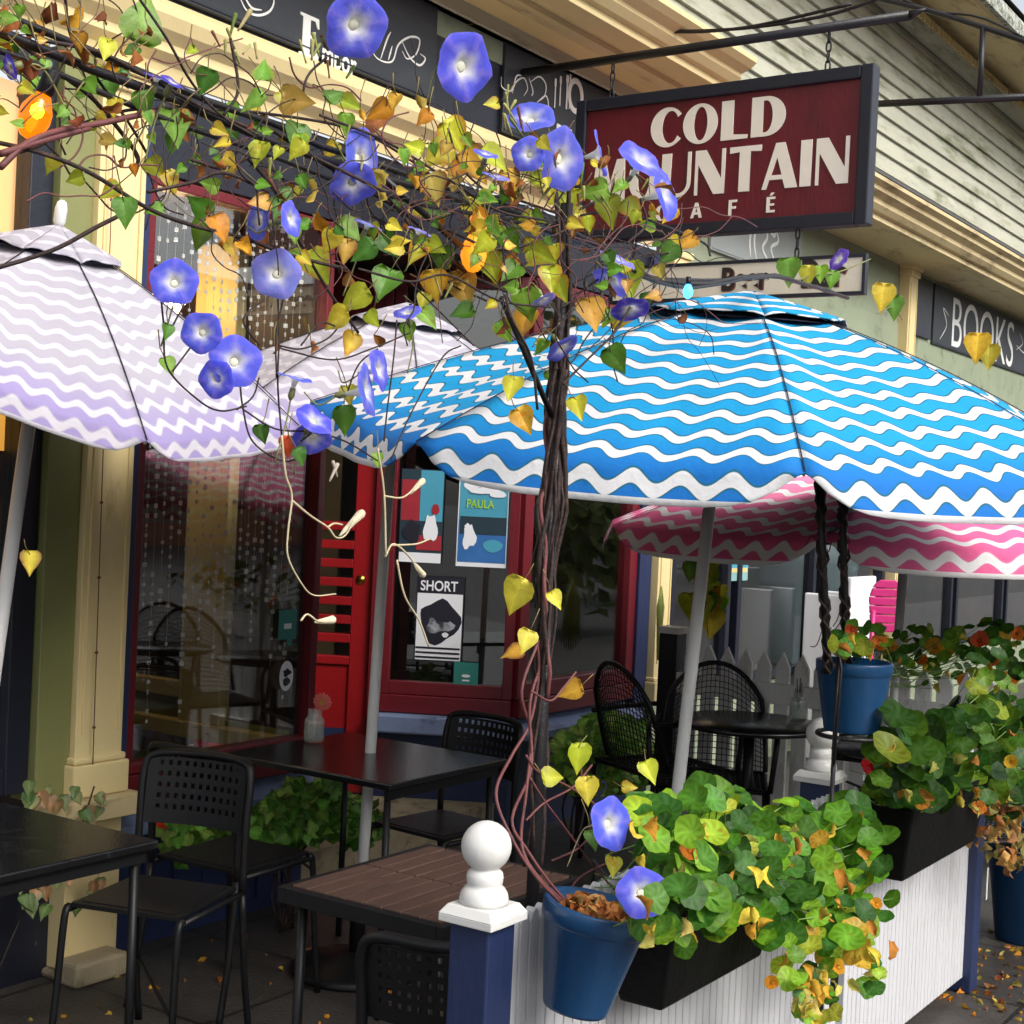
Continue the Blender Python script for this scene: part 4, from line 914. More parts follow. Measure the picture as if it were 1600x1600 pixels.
def trumpet(p, size, nrm, tube=1.0, hue=(.10, .13, .74), deep=None, spread=1.0):
    """morning glory: white throat, blue limb with five shallow points; p is the limb's centre"""
    k = MB(); nrm = V(nrm).normalized(); B_ = basis(nrm, V((0, 0, 1))) @ Matrix.Rotation(rnd.uniform(0, 6), 4, 'Z'); B_.translation = V(p); n = 30
    ph = rnd.uniform(0, 6)
    prof = [(.05, -.95*tube, 0), (.07, -.75*tube, .0), (.11, -.50*tube, .0), (.165, -.28*tube, .0), (.22, -.13, .10), (.33, -.055, .45), (.50, .0, .85), (.74, .015, 1), (.92, .0, 1), (1.0, -.045, .95)]
    wht = (.86, .86, .80); rows = []; cols = []
    for r_, z_, c in prof:
        row = []; cc = []
        for i in range(n):
            a = 2*PI*i/n; lob = 1+.055*r_*math.cos(5*a)*(r_ > .5)+.02*r_*math.sin(3*a+ph)
            zz_ = z_+.05*r_*r_*math.sin(2*a+ph)+.03*r_**3*math.sin(5*a+ph*2)-(1-spread)*r_*r_*-.5
            star = .34*max(0, math.cos(5*a))**10*min(1, max(0, (r_-.25)*2.5)); zz_ += .028*r_*max(0, math.cos(5*a))**8*(r_ > .4)+rnd.uniform(-.012, .012)*(r_ > .6)+.02*r_**2*math.sin(10*a+ph)
            row.append(B_ @ (V((r_*lob*math.cos(a), r_*lob*math.sin(a), zz_))*size*.5))
            f = max(0, min(1, c+.12*math.sin(5*a+ph)*(.3 < c < .9))); h_ = tuple(x*(1-star)+star*y for x, y in zip(hue, (.36, .26, .86)))
            w_ = wht if r_ > .1 else (.80, .80, .62)
            if c > .9 and r_ > .95: h_ = tuple(min(1, x*1.08) for x in h_)
            cc.append(tuple(w_[q]*(1-f)+h_[q]*f for q in range(3)))
        rows.append(row); cols.append(cc)
    vs = [q for row in rows for q in row]; fl = [c for row in cols for c in row]
    for i in range(len(prof)-1):
        pass
    o = k.add(vs, [], 0)
    for i in range(len(prof)-1):
        for j in range(n):
            f = (i*n+j, i*n+(j+1) % n, (i+1)*n+(j+1) % n, (i+1)*n+j)
            k.c[len(k.f)] = [fl[q] for q in f]; k.f.append(list(f)); k.m.append(0); k.sm.append(True)
    k.lathe([(.001, -.17), (.08, -.175), (.15, -.19), (.17, -.25)], 16, 0, B_ @ Matrix.Scale(size*.5, 4), False, True, (.86, .86, .72))
    return k, (B_ @ V((0, 0, -.95*tube*size*.5)))

tocam = lambda p: (CAM-V(p)).normalized()
def facing(p, right, upw, toward=1.0):
    """direction given by how much it leans right, up and out to the street side where we stand"""
    return (tocam(p)*toward+V((.559, -.829, 0))*right+V((0, 0, 1))*upw).normalized()

# ------------------------------------------------------------------ the vine post and the morning glory
QX, QY = 2.375, 1.515
VP = thing('vine_post', 'dark iron post rising behind the fence wrapped in twisted vines', 'post', (QX, QY, 0))
vo = V((QX, QY, 0))
k = MB(); k.tube([(0, 0, 0), (.01, 0, 2.16)], .013, 8); k.build('rod', IRON, VP)
k = MB(); a = at(862, 650, Y=QY)-vo; b = at(784, 466, Y=1.47)-vo; k.tube([a, b], .006, 6); k.build('brace', IRON, VP)
k = MB(); a = at(738, 400, Y=QY)-vo; b = at(590, 270, Y=1.50)-vo; k.tube([a, b], .006, 6); k.build('brace', IRON, VP)
k = MB(); k.box((-.12, -.02, 0), (.12, .02, .012)); k.box((-.02, -.12, .0), (.02, .12, .0118)); k.build('foot', IRON, VP)
MG = thing('morning_glory', 'morning glory vine with blue trumpets and yellowing heart leaves over the patio', 'vine', (2.26, 1.40, .86))
mo = V((2.26, 1.40, .86))
stem = MB(); red = MB(); pale = MB()
def hz(px, py, y=1.5): return at(px, py, Y=y)-mo
# twisted stems round the post
for s_ in range(16):
    pts = []; ph = rnd.uniform(0, 6); tw_ = rnd.choice((-1, 1))*rnd.uniform(3.0, 6.5); r_ = rnd.uniform(.009, .019); z0 = rnd.uniform(.86, 1.3); z1 = rnd.uniform(1.75, 2.22)
    for j in range(34):
        z = z0+(z1-z0)*j/33; an = ph+tw_*(z-.9); rr = r_*(1+.35*math.sin(j*.7+ph))*(1.25 if 1.25 < z < 1.6 else 1)
        pts.append(V((QX+.004*z+rr*math.cos(an), QY+rr*math.sin(an), z))-mo)
    (stem if s_ < 14 else red).tube(pts, rnd.uniform(.0025, .0052), 6)
# from the pot up to the post
for l in ([(890, 1425), (838, 1370), (800, 1310), (775, 1240), (800, 1180), (828, 1130), (842, 1050), (838, 990)], [(905, 1430), (845, 1375), (815, 1320), (822, 1240), (830, 1150), (815, 1080), (842, 1000)], [(900, 1425), (860, 1380), (825, 1330), (800, 1280), (830, 1200), (828, 1100), (850, 1020), (860, 940)]):
    red.tube(cr([at(a, b, Y=1.36+.155*min(1, max(0, (1425-b)/260)))-mo for a, b in l], 6), .0030, 6)
for l in ([(960, 1390), (925, 1350), (880, 1290), (850, 1250), (828, 1215)], [(960, 1300), (935, 1262), (890, 1230), (840, 1205), (822, 1180)], [(822, 1282), (850, 1255), (895, 1230), (925, 1195)], [(862, 1345), (900, 1328), (920, 1310)], [(885, 1400), (905, 1372), (940, 1352), (960, 1348)], [(905, 1240), (908, 1200), (895, 1175)], [(830, 1080), (860, 1095), (880, 1075), (900, 1050)]):
    red.tube(cr([hz(a, b, 1.42) for a, b in l], 6), .0022, 5)
# runners along the overhead cables
runs = [[(-40, 250), (50, 232), (110, 200), (200, 172), (300, 170), (420, 178), (560, 205), (660, 262)], [(-40, 215), (60, 238), (140, 270), (230, 325), (300, 352), (380, 372), (450, 398), (540, 420)],
        [(-30, 425), (40, 405), (95, 385), (150, 355), (190, 335)], [(100, -20), (112, 60), (150, 120), (200, 190), (230, 240)], [(205, -20), (260, 60), (300, 130), (345, 180), (400, 215)], [(20, 60), (100, 120), (150, 160), (210, 235), (215, 260)],
        [(0, 20), (60, 60), (150, 80), (230, 120), (310, 165), (400, 205)], [(300, 250), (350, 262), (400, 240), (450, 230), (520, 260), (600, 300)], [(230, 300), (300, 285), (350, 270), (420, 300)],
        [(380, 240), (430, 300), (470, 380), (510, 450), (560, 520)], [(420, 200), (480, 240), (560, 290), (640, 340), (720, 420), (790, 455)], [(500, 180), (600, 220), (700, 280), (780, 330), (860, 345)],
        [(560, 420), (640, 440), (700, 430), (780, 470), (860, 480)], [(600, 300), (660, 380), (700, 440), (760, 470)], [(640, 250), (720, 300), (800, 310), (890, 340)], [(700, 360), (780, 390), (860, 370), (900, 350)],
        [(840, 640), (830, 560), (800, 500), (790, 460)], [(880, 480), (930, 440), (1000, 400), (1060, 395)], [(880, 600), (920, 560), (960, 520), (985, 480)], [(890, 340), (960, 330), (1030, 350), (1100, 380), (1110, 400)],
        [(900, 260), (880, 300), (860, 330)], [(960, 300), (920, 320), (890, 335)], [(1000, 310), (1010, 350), (980, 380)], [(700, 200), (720, 260), (760, 300)], [(360, 60), (372, 140), (350, 180)], [(510, 90), (480, 120), (470, 170)]]
for l in runs:
    y = 1.5+rnd.uniform(-.06, .06); stem.tube(cr([hz(a, b, y+rnd.uniform(-.015, .015)) for a, b in l], 6), rnd.uniform(.0018, .0032), 5)
for l in ([(0, 262), (40, 225), (90, 205), (160, 192), (240, 175)], [(0, 240), (60, 222), (140, 200)]):
    red.tube(cr([hz(a, b, 1.49) for a, b in l], 6), .0042, 6)
# random curls and twigs
for _ in range(190):
    u = rnd.random(); px = 20+1050*(u**.8); base_y = 130+.30*px+rnd.gauss(0, 60); base_y = min(base_y, 470)
    if rnd.random() < .3: px = rnd.uniform(640, 1040); base_y = rnd.uniform(250, 420)
    a = rnd.uniform(0, 6.28); l = [(px, base_y)]
    for j in range(5):
        a += rnd.uniform(-.9, .9); l.append((l[-1][0]+30*math.cos(a), l[-1][1]+30*math.sin(a)))
    if max(q[0] for q in l) > 900 and min(q[1] for q in l) < 300: continue
    y = 1.5+rnd.uniform(-.09, .09); (red if rnd.random() < .3 else stem).tube(cr([hz(a_, b_, y) for a_, b_ in l], 4), rnd.uniform(.0006, .0015), 4)
# hanging runners
hang = [[(425, 330), (432, 430), (436, 520), (434, 600), (440, 680)], [(450, 380), (448, 440), (432, 520), (432, 590)], [(250, 450), (256, 510), (262, 575), (310, 625), (345, 642), (385, 635)], [(300, 450), (285, 480), (262, 525)], [(300, 540), (285, 560), (270, 580)],
        [(375, 600), (380, 640), (395, 690), (440, 720), (470, 715)], [(380, 640), (430, 670), (490, 675), (540, 690), (590, 720)], [(370, 640), (395, 620), (405, 590)], [(436, 540), (470, 545), (510, 530), (530, 510)], [(440, 545), (520, 562), (580, 545), (640, 520)], [(530, 512), (500, 505), (470, 540)], [(480, 640), (490, 670), (470, 690)],
        [(620, 500), (615, 560), (605, 640), (600, 690)], [(590, 545), (560, 570), (540, 620)], [(640, 440), (700, 500), (740, 540)], [(720, 540), (690, 560), (640, 650), (610, 720)], [(620, 300), (560, 330), (520, 300)], [(405, 540), (380, 500), (410, 470)]]
for l in hang: stem.tube(cr([hz(a, b, 1.47) for a, b in l], 6), .0014, 5)
for l in ([(440, 680), (446, 740), (456, 775), (450, 830), (450, 870), (470, 910), (490, 930), (525, 928)], [(456, 782), (485, 806), (512, 824), (525, 840), (540, 836), (553, 812)], [(512, 824), (522, 818), (535, 820)], [(470, 970), (480, 960), (495, 970), (505, 972)], [(600, 775), (625, 778), (640, 770), (655, 752)], [(602, 870), (615, 850), (640, 870), (652, 892)], [(612, 852), (650, 850), (672, 842)], [(620, 875), (632, 930), (655, 970), (670, 1010)], [(590, 700), (600, 770), (603, 870)]):
    pale.tube(cr([hz(a, b, 1.45) for a, b in l], 6), [.0018-.0007*i/40 for i in range(400)][:len(cr([hz(a, b, 1.45) for a, b in l], 6))], 5)
stem.build('stems', STEM, MG); red.build('stems', STEMR, MG); pale.build('tendrils', STEMP, MG)

# leaves placed from the photograph: px, py of the middle, size in px, kind, roll of tip (deg, 0 = down, + = to the right)
LV = [(228, 22, 78, 'g', 160), (272, 205, 62, 'g', 5), (412, 105, 44, 'g', 180), (320, 130, 46, 'G', -20), (392, 160, 46, 'g', -60), (360, 185, 44, 'g', 30), (460, 220, 54, 'G', 0), (400, 215, 40, 'g', -30), (225, 165, 44, 'g', 20), (525, 145, 36, 'G', 120),
      (140, 25, 50, 'o', 60), (170, 35, 40, 'b', 20), (85, 95, 34, 'b', -20), (30, 50, 34, 'b', 10), (95, 20, 40, 'b', 40), (120, 95, 36, 'b', 10), (20, 20, 34, 'b', 50), (165, 80, 40, 'y', 0), (185, 115, 36, 'o', 0), (235, 70, 34, 'b', 10), (45, 110, 34, 'b', 0), (80, 260, 34, 'y', -30), (115, 280, 30, 'y', -60), (170, 300, 34, 'y', -50), (195, 335, 44, 'G', 0), (245, 265, 40, 'y', 20), (270, 285, 36, 'o', 30),
      (240, 330, 34, 'y', -60), (345, 360, 44, 'o', 20), (310, 370, 46, 'y', -20), (365, 385, 34, 'o', 0), (385, 390, 38, 'o', 40), (345, 395, 32, 'o', 10), (430, 330, 40, 'G', -10), (405, 245, 46, 'y', -20), (350, 260, 38, 'y', -70), (310, 320, 44, 'G', -130), (440, 300, 50, 'b', -30), (475, 300, 44, 'o', -30),
      (550, 165, 40, 'y', 60), (590, 175, 40, 'o', -40), (610, 200, 50, 'b', 10), (540, 195, 36, 'y', 0), (470, 160, 60, 'o', 90), (455, 155, 40, 'o', 60), (655, 160, 30, 'o', 30),
      (680, 245, 56, 'y', -40), (715, 215, 60, 'y', 30), (680, 300, 52, 'o', 10), (745, 265, 60, 'o', 40), (775, 250, 52, 'y', 60), (800, 290, 44, 'o', 20), (890, 320, 50, 'y', 0), (955, 335, 52, 'Y', 15), (925, 300, 44, 'y', -70), (860, 300, 34, 'y', 30), (790, 305, 40, 'g', -40), (735, 330, 40, 'y', 10),
      (500, 420, 54, 'y', 30), (515, 380, 46, 'y', -30), (500, 350, 44, 'o', 30), (540, 395, 38, 'o', 0), (550, 360, 50, 'y', 60), (565, 395, 50, 'G', -60), (610, 385, 40, 'G', 50), (600, 450, 64, 'G', -20), (550, 470, 50, 'y', -60), (520, 500, 46, 'y', -70), (545, 540, 46, 'y', -20), (580, 535, 30, 'b', -30), (640, 520, 36, 'g', 20), (670, 500, 40, 'g', 40),
      (690, 410, 44, 'g', 0), (680, 450, 50, 'y', 20), (725, 455, 60, 'o', 20), (745, 440, 40, 'o', 60), (720, 490, 44, 'G', -70), (650, 400, 40, 'y', -30), (770, 420, 50, 'y', 10), (795, 430, 44, 'g', -40), (825, 480, 56, 'y', 20), (820, 510, 50, 'o', 0), (860, 440, 44, 'y', 0), (850, 400, 44, 'y', 50), (800, 380, 40, 'g', 30), (925, 495, 60, 'O', 10), (985, 440, 52, 'Y', 10), (945, 395, 40, 'b', 0), (910, 360, 40, 'b', 30), (990, 330, 40, 'y', 40), (820, 660, 42, 'O', 20),
      (800, 610, 46, 'Y', -20), (865, 590, 30, 'g', 30), (845, 545, 34, 'g', -40), (905, 640, 44, 'y', 30), (880, 600, 26, 'g', 60), (965, 565, 50, 'g', 25), (540, 660, 44, 'g', 10), (545, 620, 34, 'y', 0), (470, 715, 34, 'G', 30), (448, 700, 34, 'R', 0), (260, 520, 26, 'g', 0), (264, 575, 30, 'g', 10), (410, 680, 30, 'G', 0), (430, 550, 30, 'b', 0), (485, 545, 24, 'b', 0), (590, 720, 24, 'y', 0),
      (803, 935, 58, 'Y', -30), (868, 940, 34, 'Y', 30), (820, 1005, 40, 'Y', -10), (798, 1020, 40, 'o', -60), (888, 1080, 40, 'o', -70), (903, 1188, 50, 'Y', -10), (868, 1212, 36, 'Y', 90), (918, 1238, 42, 'Y', 0), (1014, 1210, 40, 'Y', 20), (925, 1315, 34, 'g', 0), (955, 1357, 36, 'Y', -10), (845, 950, 26, 'b', 0), (985, 1230, 24, 'y', 90), (46, 882, 36, 'o', 10), (790, 520, 34, 'g', 20), (870, 400, 34, 'y', 0), (880, 455, 40, 'y', 20)]
lf = MB(); dl = MB(); ptl = MB()
pal = {'g': GREENS[:2]+[(.20, .38, .04)], 'G': [GREENS[0], GREENS[2]], 'y': YEL+[GREENS[3]], 'Y': YEL[:2], 'o': ORA+[YEL[3]], 'O': ORA[:1], 'b': BRN, 'R': [(.75, .09, .02)]}
def put_leaf(px, py, s, kd, roll, y):
    p = at(px, py, Y=y); depth = (p-CAM).dot(fw); size = s/FPX*depth*rnd.uniform(.78, .98)
    ca, sa = math.cos(R(roll)), math.sin(R(roll)); rt = V((.559, -.829, 0)); tipd = -V((0, 0, 1))*ca+rt*sa
    nr = facing(p, rnd.uniform(-.55, .55), rnd.uniform(-.15, .7)); col = jit(rnd.choice(pal[kd]))
    ed = None
    if kd in 'yo' and rnd.random() < .4: ed = jit(rnd.choice(ORA if kd == 'y' else BRN))
    if kd == 'g' and rnd.random() < .4: ed = jit(YEL[2])
    bs = p-tipd*size*.45-mo; pe = bs+V((rnd.uniform(-.025, .025), rnd.uniform(-.01, .02), rnd.uniform(.0, .035)))-tipd*rnd.uniform(.01, .035)
    ptl.tube([bs, bs.lerp(pe, .5)+V((rnd.uniform(-.006, .006), 0, rnd.uniform(-.006, .006))), pe], [.0007, .0008, .0010], 4)
    if kd == 'b' or (kd == 'o' and rnd.random() < .35):
        crumple(dl, p-tipd*size*.5-mo, size*1.05, jit(rnd.choice(BRN if kd == 'b' else ORA)))
    else: leaf(lf, p-tipd*size*.45-mo, size, nr, tipd, col, rnd.uniform(.05, .5), rnd.uniform(.05, .4), ed)
for px, py, s, kd, roll in LV: put_leaf(px, py, s, kd, roll+rnd.uniform(-15, 15), (1.36 if py > 1150 else 1.50)+rnd.uniform(-.05, .05) if px > 60 or py < 800 else 2.2)
for _ in range(270):
    if rnd.random() < .36: px = rnd.uniform(-20, 480); py = 60+.55*px+rnd.gauss(0, 62); kd = rnd.choice('gGgyyobb')
    else: px = rnd.gauss(770, 160); py = min(500, 290+.10*(px-700)+rnd.gauss(30, 80)); kd = rnd.choice('ggyyyyooobbG')
    if 1075 < px or py < 0 or (py < 215 and px > 480 and rnd.random() < .85): continue
    put_leaf(px, py, rnd.uniform(15, 38), kd, rnd.uniform(-110, 110), 1.5+rnd.uniform(-.13, .13))
ptl.build('leaf_stalks', paint('leaf_stalk', (.20, .16, .05), .6, .4, 30, (.12, .05, .03), 20, (.5, .6), bump=0), MG)['kind'] = 'stuff'; lf.build('foliage', LEAF, MG); dl.build('dried_foliage', DRY, MG)
# seed pods and buds
def bud(px, py, ex, ey, w, col, y=1.46):
    bd = MB(); a = at(px, py, Y=y)-mo; b = at(ex, ey, Y=y)-mo; bd.tube([a, a.lerp(b, .25), a.lerp(b, .6), a.lerp(b, .92), b], [.0015, w*.55, w*.75, w, w*.7], 7, col=col); bd.build('bud', DRY, MG)
for q in ((530, 838, 567, 800, .0075), (492, 972, 522, 968, .007), (640, 772, 662, 750, .006), (648, 880, 662, 900, .006)): bud(*q, (.72, .64, .46))
for _ in range(46):
    cx, cy = rnd.choice(((365, 80), (375, 70), (500, 85), (520, 110), (480, 100), (420, 70), (800, 215), (860, 300), (775, 190), (700, 470), (900, 310), (940, 330), (560, 250), (430, 290), (985, 290)))
    px = cx+rnd.uniform(-22, 22); py = cy+rnd.uniform(-24, 24); a = rnd.uniform(-2.2, -.9); L = rnd.uniform(18, 40); bud(px, py, px+L*math.cos(a), py+L*math.sin(a), rnd.uniform(.002, .0042), jit(rnd.choice([(.16, .20, .05), (.30, .30, .10), (.22, .10, .06), (.45, .42, .18)])))
for q in ((527, 745, 520, 720, .003), (515, 752, 528, 724, .0035)): bud(*q, (.5, .42, .36))
# trumpets: px, py, diameter px, (right, up, toward), throat length
FL = [(557, 40, 104, (.55, -.25, 1.0), 1, 0), (727, 104, 104, (.75, .0, .9), 1, 0), (566, 248, 96, (.95, .1, .5), 1, 1), (552, 288, 74, (.3, -.6, .9), 1, 1), (828, 182, 78, (-.1, .8, .7), 1, 1), (880, 248, 98, (.85, .05, .75), 1, 1), (826, 240, 56, (-.3, .3, 1), 1, 1), (938, 240, 72, (1.0, .3, .05), 1, 1), (1005, 250, 84, (.5, .75, .55), 1, 1), (1040, 300, 88, (.9, .35, .45), 1, 1),
      (403, 345, 62, (-.9, .1, .7), 1, 1), (456, 342, 56, (.8, .2, .4), 1, 1), (432, 428, 76, (.0, .05, 1), 1, 2), (272, 440, 74, (.0, .35, 1), 1, 0), (315, 519, 64, (-.2, .1, 1), 1, 0), (368, 564, 82, (.25, .2, 1), 1, 0), (338, 592, 60, (-.5, -.1, 1), 1, 0), (492, 655, 62, (.5, .8, .6), 1, 0), (488, 686, 62, (.1, -.75, .8), 1, 0), (575, 610, 84, (.95, .2, .15), 1.2, 1), (594, 578, 66, (.9, .2, .3), 1, 1), (462, 590, 56, (.2, 1, .1), 1.1, 1), (636, 487, 44, (-.2, .8, .5), 1, 1),
      (955, 1287, 82, (.75, .1, .8), 1, 0), (1003, 1395, 78, (.2, .1, 1), 1, 0), (966, 405, 60, (.4, .9, .3), 1, 2), (985, 485, 60, (.2, -.8, .5), 1, 3), (955, 440, 62, (-.4, -.8, .5), 1, 1), (760, 240, 40, (.2, .9, .4), 1, 1), (245, 120, 46, (.2, .9, .2), 1, 3), (270, 128, 40, (.4, .8, .3), 1, 3), (15, 105, 40, (-.8, -.2, .6), 1, 3), (575, 350, 44, (.3, .9, .2), 1, 2), (880, 545, 56, (.6, -.7, .4), 1, 1), (655, 360, 40, (.3, .9, .2), 1, 2), (775, 275, 44, (.2, .9, .3), 1, 2), (850, 470, 40, (.5, -.8, .3), 1, 2)]
HUES = [(.105, .12, .76), (.13, .155, .80), (.25, .25, .80), (.08, .06, .50)]
for px, py, s, (rg, u_, tw_), tb, hu in FL:
    y = 1.13 if py > 1350 else 1.30 if py > 1150 else 1.46+rnd.uniform(-.04, .03)
    p = at(px, py, Y=y); depth = (p-CAM).dot(fw); nr = facing(p, rg, u_, tw_)
    k, base = trumpet(p-mo, s/FPX*depth*1.02, nr, tb, jit(HUES[hu], .1)); f = k.build('flower', PETAL, MG)
    if hu == 3: f['label'] = 'deep indigo trumpet flower'
    k = MB(); end = base-nr*.02+V((0, 0, rnd.uniform(-.03, .02))); k.tube([base+nr*.012, base, base-nr*.006], [.0042, .0052, .002], 7); k.tube(cr([base, base-nr*.03+V((0, 0, -.01)), base-nr*.05+V((rnd.uniform(-.02, .02), 0, rnd.uniform(-.07, .02)))], 5), .0013, 5); k.build('calyx', STEMP if hu == 0 and rnd.random() < .3 else GREENC if 'GREENC' in globals() else OLIVE, f)
# dried leaves in the near pot
dd = MB(); npm = Matrix.Translation(NP)
for _ in range(120):
    a = rnd.uniform(0, 6.28); r_ = .062*math.sqrt(rnd.random()); crumple(dd, V((r_*math.cos(a), r_*math.sin(a), .178+rnd.uniform(-.012, .030)*(1-r_/.1))), rnd.uniform(.026, .046), jit(rnd.choice([(.36, .13, .035), (.26, .085, .025), (.45, .21, .06), (.5, .3, .1)])))
o = dd.build('dry_leaves', DRY); tag(o, 'heap of orange brown dried leaves filling the tilted blue pot', 'dry leaves', None, 'stuff'); o.location = NP; o.rotation_mode = 'QUATERNION'; o.rotation_quaternion = bpy.data.objects['flower_pot'].rotation_quaternion

# overhead cables and string lights
SL = thing('string_lights', 'black overhead cables with coloured light bulbs strung along the vine', 'string lights', (2.44, 1.55, 2.12)); so = V((2.44, 1.55, 2.12))
k = MB()
for dz, dy, r_ in ((.0, .0, .0065), (.026, .02, .005), (-.03, -.01, .004)):
    pts = [V((.2, 1.5+dy, 2.16+dz)), V((1.0, 1.5+dy, 2.125+dz)), V((1.7, 1.51+dy, 2.095+dz)), V((2.44, 1.55+dy, 2.12+dz*.5)), V((2.9, 1.56+dy, 2.085+dz*.3)), at(1210, 432, Y=1.74+dy), at(1325, 466, Y=1.90+dy)]
    pts = cr(pts, 6); k.tube([p-so+V((0, rnd.uniform(-.003, .003), rnd.uniform(-.004, .004))) for p in pts], r_, 6)
k.build('cable', IRON, SL)
def bulb(px, py, hpx, m, y=1.5, tilt=0):
    c = at(px, py, Y=y)-so; depth = (c+so-CAM).dot(fw); s = hpx/FPX*depth
    Mx = Matrix.Translation(c) @ Matrix.Rotation(tilt, 4, V((.83, .56, 0)))
    k = MB(); k.lathe([(.10, .95), (.17, .93), (.18, .50), (.15, .45)], 14, 0, Mx @ Matrix.Scale(s, 4)); sk = k.build('socket', BLACKM, SL)
    k = MB(); k.lathe([(.01, -.50), (.14, -.46), (.27, -.30), (.33, -.08), (.31, .12), (.22, .32), (.15, .44)], 20, 0, Mx @ Matrix.Scale(s, 4)); b = k.build('bulb', m, SL)
    if m is BULBY:
        k = MB(); k.lathe([(.01, -.17), (.10, -.12), (.15, -.02), (.12, .10), (.02, .17)], 14, 0, Matrix.Translation(c+V((.02, -.25, 0)).normalized()*s*.05+V((0, 0, .08*s))) @ Matrix.Scale(s*.95, 4)); k.build('filament', BULBH, b)
    return b
bulb(55, 180, 78, BULBY, 1.5, .35); bulb(740, 395, 62, BULBO, 1.5, 0); bulb(1075, 455, 24, BULBB, 1.42, 0)

# far sprigs above the blue canopy and the climbing vine by the window
def sprig(label, plist, y, stems):
    t = thing('vine_sprig', label, 'vine', at(*plist[0][:2], Y=y)); o_ = t.location.copy(); k = MB()
    for px, py, s, kd in plist:
        p = at(px, py, Y=y); depth = (p-CAM).dot(fw); leaf(k, p-o_+V((0, 0, s/FPX*depth*.5)), s/FPX*depth, facing(p, rnd.uniform(-.4, .4), rnd.uniform(0, .6)), V((rnd.uniform(-.4, .4), 0, -1)), jit(rnd.choice(pal[kd])), .2, .2)
    k.build('foliage', LEAF, t); k = MB()
    for l in stems: k.tube(cr([at(a, b, Y=y)-o_ for a, b in l], 5), .0025, 5)
    k.build('stem', OLIVE, t); return t
ts = sprig('vine sprig with purple flower peeking above the blue umbrella by the cream sign', [(1232, 430, 40, 'g'), (1262, 435, 30, 'y'), (1282, 432, 26, 'y'), (1300, 440, 26, 'g')], 1.9, [[(1230, 445), (1270, 430), (1310, 425), (1360, 405)]])
p = at(1310, 405, Y=1.9); k, b_ = trumpet(p-ts.location, .085, facing(p, -.7, .5, .5), 1, (.14, .07, .50)); k.build('flower', PETAL, ts)
sprig('yellow vine leaves at the right shoulder of the blue umbrella', [(1380, 470, 40, 'y'), (1395, 485, 34, 'g'), (1528, 550, 44, 'o'), (1545, 562, 36, 'y')], 2.2, [[(1370, 490), (1395, 480), (1410, 500)]])
cl = []
for _ in range(34): cl.append((1103+rnd.gauss(0, 13), rnd.uniform(845, 985), rnd.uniform(22, 42), rnd.choice('yyygYo')))
sprig('yellow green climbing vine on a string beside the white umbrella pole', cl, 3.0, [[(1103, 830), (1100, 900), (1106, 990)]])
k = MB(); p = at(1031, 965, Y=3.55); tc = thing('dried_corn_bundle', 'pale green dried leaf bundle hanging right of the cream pilaster', 'dried bundle', p)
for j in range(9):
    a = j/8-.5; k.tube([V((0, 0, .16)), V((a*.07, a*.02, .05)), V((a*.12, a*.05, -.17-.05*math.cos(a*3))) ], [.004, .014, .003], 5, col=jit((.34, .40, .10)))
k.build('leaves', DRY, tc)

# ------------------------------------------------------------------ nasturtiums
def nast_leaf(k, p, r_, nrm, col, cup=.15):
    B_ = basis(nrm, V((rnd.uniform(-1, 1), rnd.uniform(-1, 1), .3))); B_.translation = V(p); n = 18; ph = rnd.uniform(0, 6); bend = rnd.uniform(-.25, .35); rf = rnd.uniform(.02, .10)
    vs = [B_ @ V((0, 0, -.03*r_))]
    for q, cz in ((.22, .1), (.62, .5), (1.0, 1.0)):
        for i in range(n):
            a = 2*PI*i/n; w = 1+.06*math.sin(5*a+ph)*(q > .9)+.08*math.sin(2*a+ph)*q; x = q*w*math.cos(a); y = q*w*math.sin(a)
            vs.append(B_ @ V((r_*x, r_*y, r_*(cup*cz+rf*math.sin(4*a+ph)*q*q-.03*(i % 2)*q*(q < .9)+bend*x*abs(x)))))
    o = len(k.f); ring = lambda q, i: 1+q*n+i % n
    k.add(vs, [(0, ring(0, i), ring(0, i+1)) for i in range(n)]+[(ring(q, i), ring(q+1, i), ring(q+1, i+1), ring(q, i+1)) for q in range(2) for i in range(n)], 0, True, col)
    lt = tuple(min(1, x*1.55+.03) for x in col); vn = tuple(min(1, x*1.28+.012) for x in col); dk = tuple(x*.82 for x in col); ed = tuple(min(1, x*y) for x, y in zip(col, (1.25, 1.05, .8)))
    cf = lambda q, i: (lt, vn, vn if i % 2 == 0 else dk, (col if i % 2 == 0 else ed))[q]
    for i in range(n):
        k.c[o+i] = [lt, cf(1, i), cf(1, i+1)]
        k.c[o+n+i] = [cf(1, i), cf(2, i), cf(2, i+1), cf(1, i+1)]
        k.c[o+2*n+i] = [cf(2, i), cf(3, i), cf(3, i+1), cf(2, i+1)]
